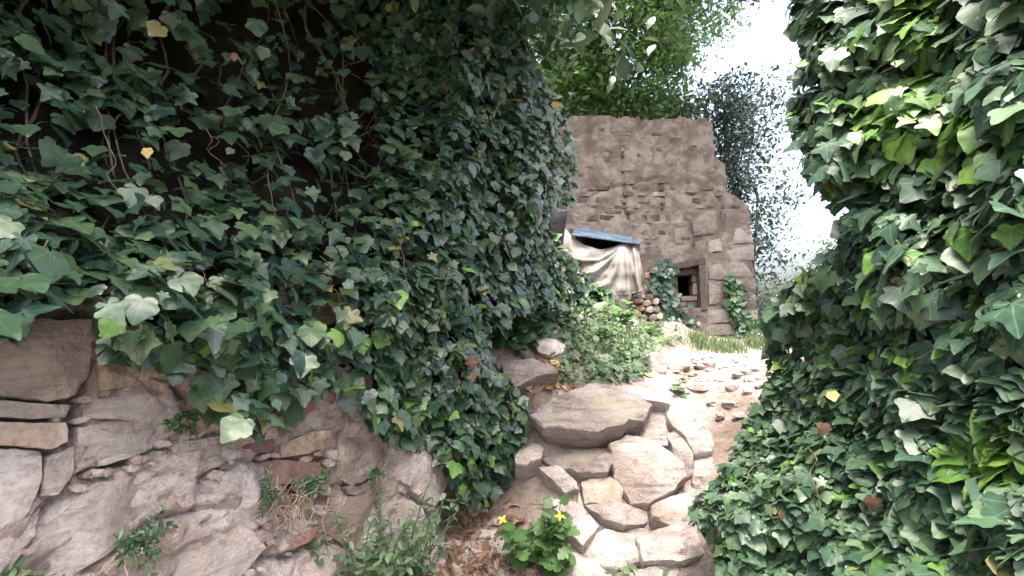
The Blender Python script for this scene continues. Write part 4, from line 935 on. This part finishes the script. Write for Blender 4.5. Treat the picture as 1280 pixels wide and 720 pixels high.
# weeds rooted in the wall face, with dry roots
def wall_weed(px, py, n, rad, label, size=.028):
    c = onplane(px, py, WP, wn)+wn*.03; r = empty('wall_weed', c, label, 'plant')
    P, D, k = [], [], 0
    for i in range(max(6, n//9)):
        tip = c+L_DIR*random.gauss(0, rad)+Vector((0, 0, random.gauss(-.2*rad, rad*.7)))+wn*random.uniform(.2, 1.1)*rad
        st_ = wiggle(c, tip, 8, rad*.3, i*1.7+px); tube('stem', st_, .0016, .0008, 'weed', r, 3)
        for j in range(1, 9):
            for sd_ in (-1, 1): P.append(st_[j]); D.append((st_[j]-st_[j-1]).normalized()+sd_*(st_[j]-st_[j-1]).cross(wn).normalized()*1.1)
    k = len(P); P = np.array(P); D = np.array(D)
    Nn = RNG.normal(0, .35, (k, 3))+np.array(wn)+np.array([0, 0, .4]); R = frames(P, Nn, D, size*.6*np.exp(RNG.normal(0, .3, k)))
    put('foliage', foliage_mesh('foliage', 'ivy_small', P-np.array(c), R, OVALGEO), None, r, Matrix.Translation(c), 'stuff')
    for i in range(5):
        d = L_DIR*random.uniform(-1, 1)*rad*2+Vector((0, 0, -random.uniform(.3, 1.6)*rad)); tube('root', wiggle(c, c+d+wn*.03, 6, .03, i+px), .003, .0012, 'twig', r, 4)
    return r
wall_weed(378, 606, 90, .05, 'bushy dark weed rooted in the wall beside dry stems')
wall_weed(330, 612, 60, .045, 'wispy weed growing from the red stone in the wall')
wall_weed(222, 524, 50, .03, 'dark little tuft on the wall under the ivy fringe')
wall_weed(155, 680, 110, .05, 'feathery green tuft growing low on the wall face')
wall_weed(20, 712, 60, .05, 'green tuft at the base of the grey slanting block')
wall_weed(462, 590, 60, .04, 'slim upright weed beside the round stone of the wall')
root = empty('dry_roots', onplane(360, 640, WP, wn), 'tangle of dry pale roots dangling from the wall weed', 'roots')
for i in range(22):
    a = onplane(random.uniform(330, 405), random.uniform(595, 640), WP, wn)+wn*random.uniform(.03, .07); b = onplane(random.uniform(300, 410), random.uniform(640, 690), WP, wn)+wn*random.uniform(.04, .07)
    tube('root', wiggle(a, b, 7, .05, i*3.1), .0022, .001, 'twig', root, 4)

# weeds over the bank below the shelter
def patch(name, label, cat, pts_fn, n, mat, geos, size, lift=.06, up=1.0):
    P = []
    while len(P) < n:
        px, py = pts_fn(); p = hit(px, py)
        if p is None: continue
        P.append((p.x+random.gauss(0, .03), p.y+random.gauss(0, .05), ground(p.x, p.y)+abs(random.gauss(.01, lift))))
    P = np.array(P); base = P.mean(0); Nn = RNG.normal(0, .45, (n, 3))+np.array([0, -.35, up]); D = RNG.normal(0, .7, (n, 3))+np.array([0, -.4, -.2])
    R = frames(P, Nn, D, size*np.exp(RNG.normal(0, .3, n))); o = put(name, foliage_mesh(name, mat, P-base, R, geos), None, None, Matrix.Translation(Vector(base)), 'stuff')
    return tag(o, label, cat)
def inp(poly_):
    xs = [p[0] for p in poly_]; ys = [p[1] for p in poly_]
    def f():
        while True:
            x, y = random.uniform(min(xs), max(xs)), random.uniform(min(ys), max(ys))
            if inpoly(x, y, poly_) and nz(x/14, y/14, 3) > -.05: return x, y
    return f
patch('ground_cover', 'mixed green ground cover over the bank below the tarpaulin', 'ground cover', inp([(632, 400), (700, 380), (735, 355), (770, 365), (800, 385), (836, 405), (858, 430), (820, 440), (812, 470), (770, 480), (730, 490), (700, 478), (712, 440), (690, 405)]), 2600, 'weed', OVALGEO+SMALLGEO[:1], .05, .06)
patch('ground_cover', 'dark ground ivy under the lean-to edge', 'ground cover', inp([(610, 420), (640, 330), (690, 306), (735, 345), (765, 372), (735, 395), (690, 410), (640, 440)]), 3200, 'ivy_small', IVYGEO, .075, .07)
# leafy plants on the bank
for (px, py, y, n, h, sp, ls, lab) in [(768, 408, 5.0, 7, .35, .2, .12, 'tall bright weed clump in front of the tarpaulin'), (745, 440, 4.3, 6, .18, .2, .09, 'spreading weed in the middle of the bank'), (806, 425, 5.2, 6, .2, .2, .10, 'weed clump by the heap of broken stones'), (780, 462, 4.0, 6, .14, .15, .07, 'low yellow-green weed behind the big slab')]:
    b = W(px, py, y); b.z = ground(b.x, b.y); stem_plant(b, n, h, sp, (0, -.03), 'celandine', ls, 7, lab)
# ivy on the ruin
def climb(px_list, n, rad, label, mat='ivy_blue'):
    pts = [onplane(x, y, TP+TN*.06, TN) for x, y in px_list]; c = pts[-1]; r = empty('ivy', c, label, 'ivy')
    P = []
    for _ in range(n):
        i = random.randrange(len(px_list)); x, y = px_list[i]; p = onplane(x+random.gauss(0, rad), y+random.gauss(0, rad), TP+TN*.05, TN)+TN*abs(random.gauss(.02, .06)); P.append(p)
    P = np.array(P); Nn = RNG.normal(0, .4, (n, 3))+np.array(TN)+np.array([0, 0, .5]); D = RNG.normal(0, .4, (n, 3))+np.array([0, 0, -1]); R = frames(P, Nn, D, .085*np.exp(RNG.normal(0, .25, n)))
    put('foliage', foliage_mesh('foliage', mat, P-np.array(c), R, IVYGEO[:2]), None, r, Matrix.Translation(c), 'stuff')
    tube('stem', [p+TN*.0 for p in pts], .02, .02, 'vine', r)
climb([(826, 340), (824, 352), (828, 362), (834, 372), (838, 384), (842, 394), (846, 402), (850, 410), (840, 410), (860, 412), (832, 395), (836, 402), (855, 420)], 700, 7, 'dark ivy climbing the ruin beside its little window')
climb([(914, 352), (916, 362), (918, 372), (919, 382), (922, 392), (926, 402), (930, 410), (936, 414)], 420, 4.5, 'narrow ivy strip climbing the dressed corner stones', 'ivy_small')
# grass at the foot of the ruin and along the path
def grass(name, label, pts_fn, n, hgt, w_=.006):
    V, T, U = [], [], []
    for _ in range(n):
        px, py = pts_fn(); p = hit(px, py)
        if p is None: continue
        a = random.uniform(0, 6.28); h = hgt*random.uniform(.4, 1.2); b = Vector((math.cos(a), math.sin(a), 0)); l = Vector((random.gauss(0, .4), random.gauss(0, .4), 0))*h
        p = Vector((p.x+random.gauss(0, .05), p.y+random.gauss(0, .12), 0)); p.z = ground(p.x, p.y)-.01; k = len(V); ww = w_*random.uniform(.7, 1.3)
        V += [p-b*ww, p+b*ww, p+l*.35+Vector((0, 0, h*.6))-b*ww*.7, p+l*.35+Vector((0, 0, h*.6))+b*ww*.7, p+l+Vector((0, 0, h*.95))]; T += [(k, k+1, k+3), (k, k+3, k+2), (k+2, k+3, k+4)]
    me = bulk(name, np.array([tuple(v) for v in V]), np.array(T), np.zeros((len(V), 2)), False); o = put(name, me, 'grass', None, None, 'stuff'); return tag(o, label, 'grass')
grass('grass', 'pale tufty grass at the foot of the ruin', inp([(862, 424), (900, 414), (975, 405), (978, 432), (930, 442), (870, 440)]), 2400, .13, .006)
grass('grass', 'thin grass sprouting over the weedy bank', inp([(730, 400), (790, 380), (830, 420), (800, 460), (740, 450)]), 700, .16, .005)
# fallen leaves
def fallen(px, py, i, kind, label, group, size=.06):
    p = hit(px, py)
    if p is None: return
    n = Vector((random.gauss(0, .3), random.gauss(-.35, .3), 1)); R = frames(np.array([[p.x, p.y, 0]]), np.array([n]), np.array([[random.gauss(0, 1), random.gauss(0, 1), 0]]), np.array([size*random.uniform(.7, 1.25)]))[0]
    p.z = ground(p.x, p.y)+.022
    tag(put('fallen_leaf', random.choice(LEAFSETS[kind]), None, None, to_M(p, R)), label, 'dead leaf', group)
f = inp([(540, 690), (575, 640), (625, 640), (690, 690), (690, 718), (550, 718)])
for i in range(90): fallen(*f(), i, 'dead_leaf' if random.random() < .95 else 'yellow_leaf', 'curled fallen leaf in the litter at the wall end', 'fallen leaves at the wall end', .042)
f = inp([(650, 440), (690, 430), (720, 445), (726, 480), (700, 500), (660, 490)])
for i in range(60): fallen(*f(), i, 'dead_leaf' if random.random() < .6 else 'yellow_leaf', 'dry fallen leaf among the rocks above the step', 'fallen leaves among the bank rocks', .055)
for i, (x, y) in enumerate([(708, 406), (712, 400), (775, 438), (805, 470), (742, 470), (760, 432), (698, 466), (704, 476), (690, 462), (716, 470), (778, 468)]): fallen(x, y, i, 'yellow_leaf', 'yellow fallen leaf caught on top of the green bank weeds', 'yellow leaves on the bank', .075)
for i, (x, y) in enumerate([(731, 404), (590, 450)][:1]): fallen(x, y, i, 'dead_leaf', 'large orange dead leaf lying on the weedy bank', None, .12)
patch('leaf_litter', 'brown leaf litter covering the ground at the wall end', 'leaf litter', inp([(520, 718), (560, 640), (625, 625), (700, 690), (700, 718)]), 900, 'dead_leaf', [leaf_geo('oval', fold=.6, droop=.4), leaf_geo('lance', fold=.4, droop=.5)], .032, .012, 1.2)
patch('leaf_litter', 'dry leaf litter between the rocks of the bank', 'leaf litter', inp([(645, 440), (690, 420), (725, 440), (735, 485), (700, 505), (655, 495)]), 420, 'dead_leaf', [leaf_geo('oval', fold=.6, droop=.4), leaf_geo('lance', fold=.4, droop=.5)], .036, .012, 1.2)
# dead leaves caught in the ivy
def caught(sheet, px, py, kind, size, label, k=.93):
    p = sheet.pos(px, py, k); R = frames(np.array([p]), np.array([[random.gauss(0, .3), -1, .3]]), np.array([[random.gauss(0, .3), 0, -1.]]), np.array([size]))[0]
    tag(put('dead_leaf', random.choice(LEAFSETS[kind]), None, None, to_M(p, R)), label, 'dead leaf')
caught(left, 590, 446, 'dead_leaf', .055, 'withered brown leaf hanging from dry tendrils in the ivy curtain')
caught(left, 592, 462, 'dead_leaf', .06, 'lower withered brown leaf hanging in the ivy curtain', .925)
caught(left, 184, 186, 'yellow_leaf', .03, 'yellow leaf hanging in the dark ivy hollow')
caught(left, 292, 66, 'dead_leaf', .03, 'brown dead leaf high in the dark ivy')
caught(left, 695, 128, 'yellow_leaf', .05, 'yellowed leaf at the top edge of the small-leaved ivy')
caught(right, 1028, 530, 'dead_leaf', .045, 'pinkish dead leaf resting on the ivy bank')
caught(right, 1040, 490, 'yellow_leaf', .035, 'yellow ivy leaf on the bank below the tree')
caught(right, 974, 638, 'dead_leaf', .035, 'small orange dead leaf low on the ivy bank', .94)
caught(right, 1092, 622, 'dead_leaf', .04, 'brown spotted leaf in the middle of the ivy bank', .94)
# dry bent twigs at the foot of the ruin
for i, (a, b, c, lab) in enumerate([((848, 398), (858, 415), (866, 440), 'long dry twig leaning before the ivy of the ruin'), ((884, 424), (876, 436), (862, 442), 'short dry twig lying at the path edge by the ruin'), ((800, 432), (850, 438), (930, 440), 'thin dry branch lying across the path end')]):
    P = [W(*a, 5.6), W(*b, 5.5), W(*c, 5.4)]
    if i: P = [Vector((p.x, p.y, ground(p.x, p.y)+.02)) for p in P]
    o = tube('twig', [P[0].lerp(P[1], t/4) for t in range(4)]+[P[1].lerp(P[2], t/4) for t in range(5)], .008, .004, 'twig'); tag(o, lab, 'twig')
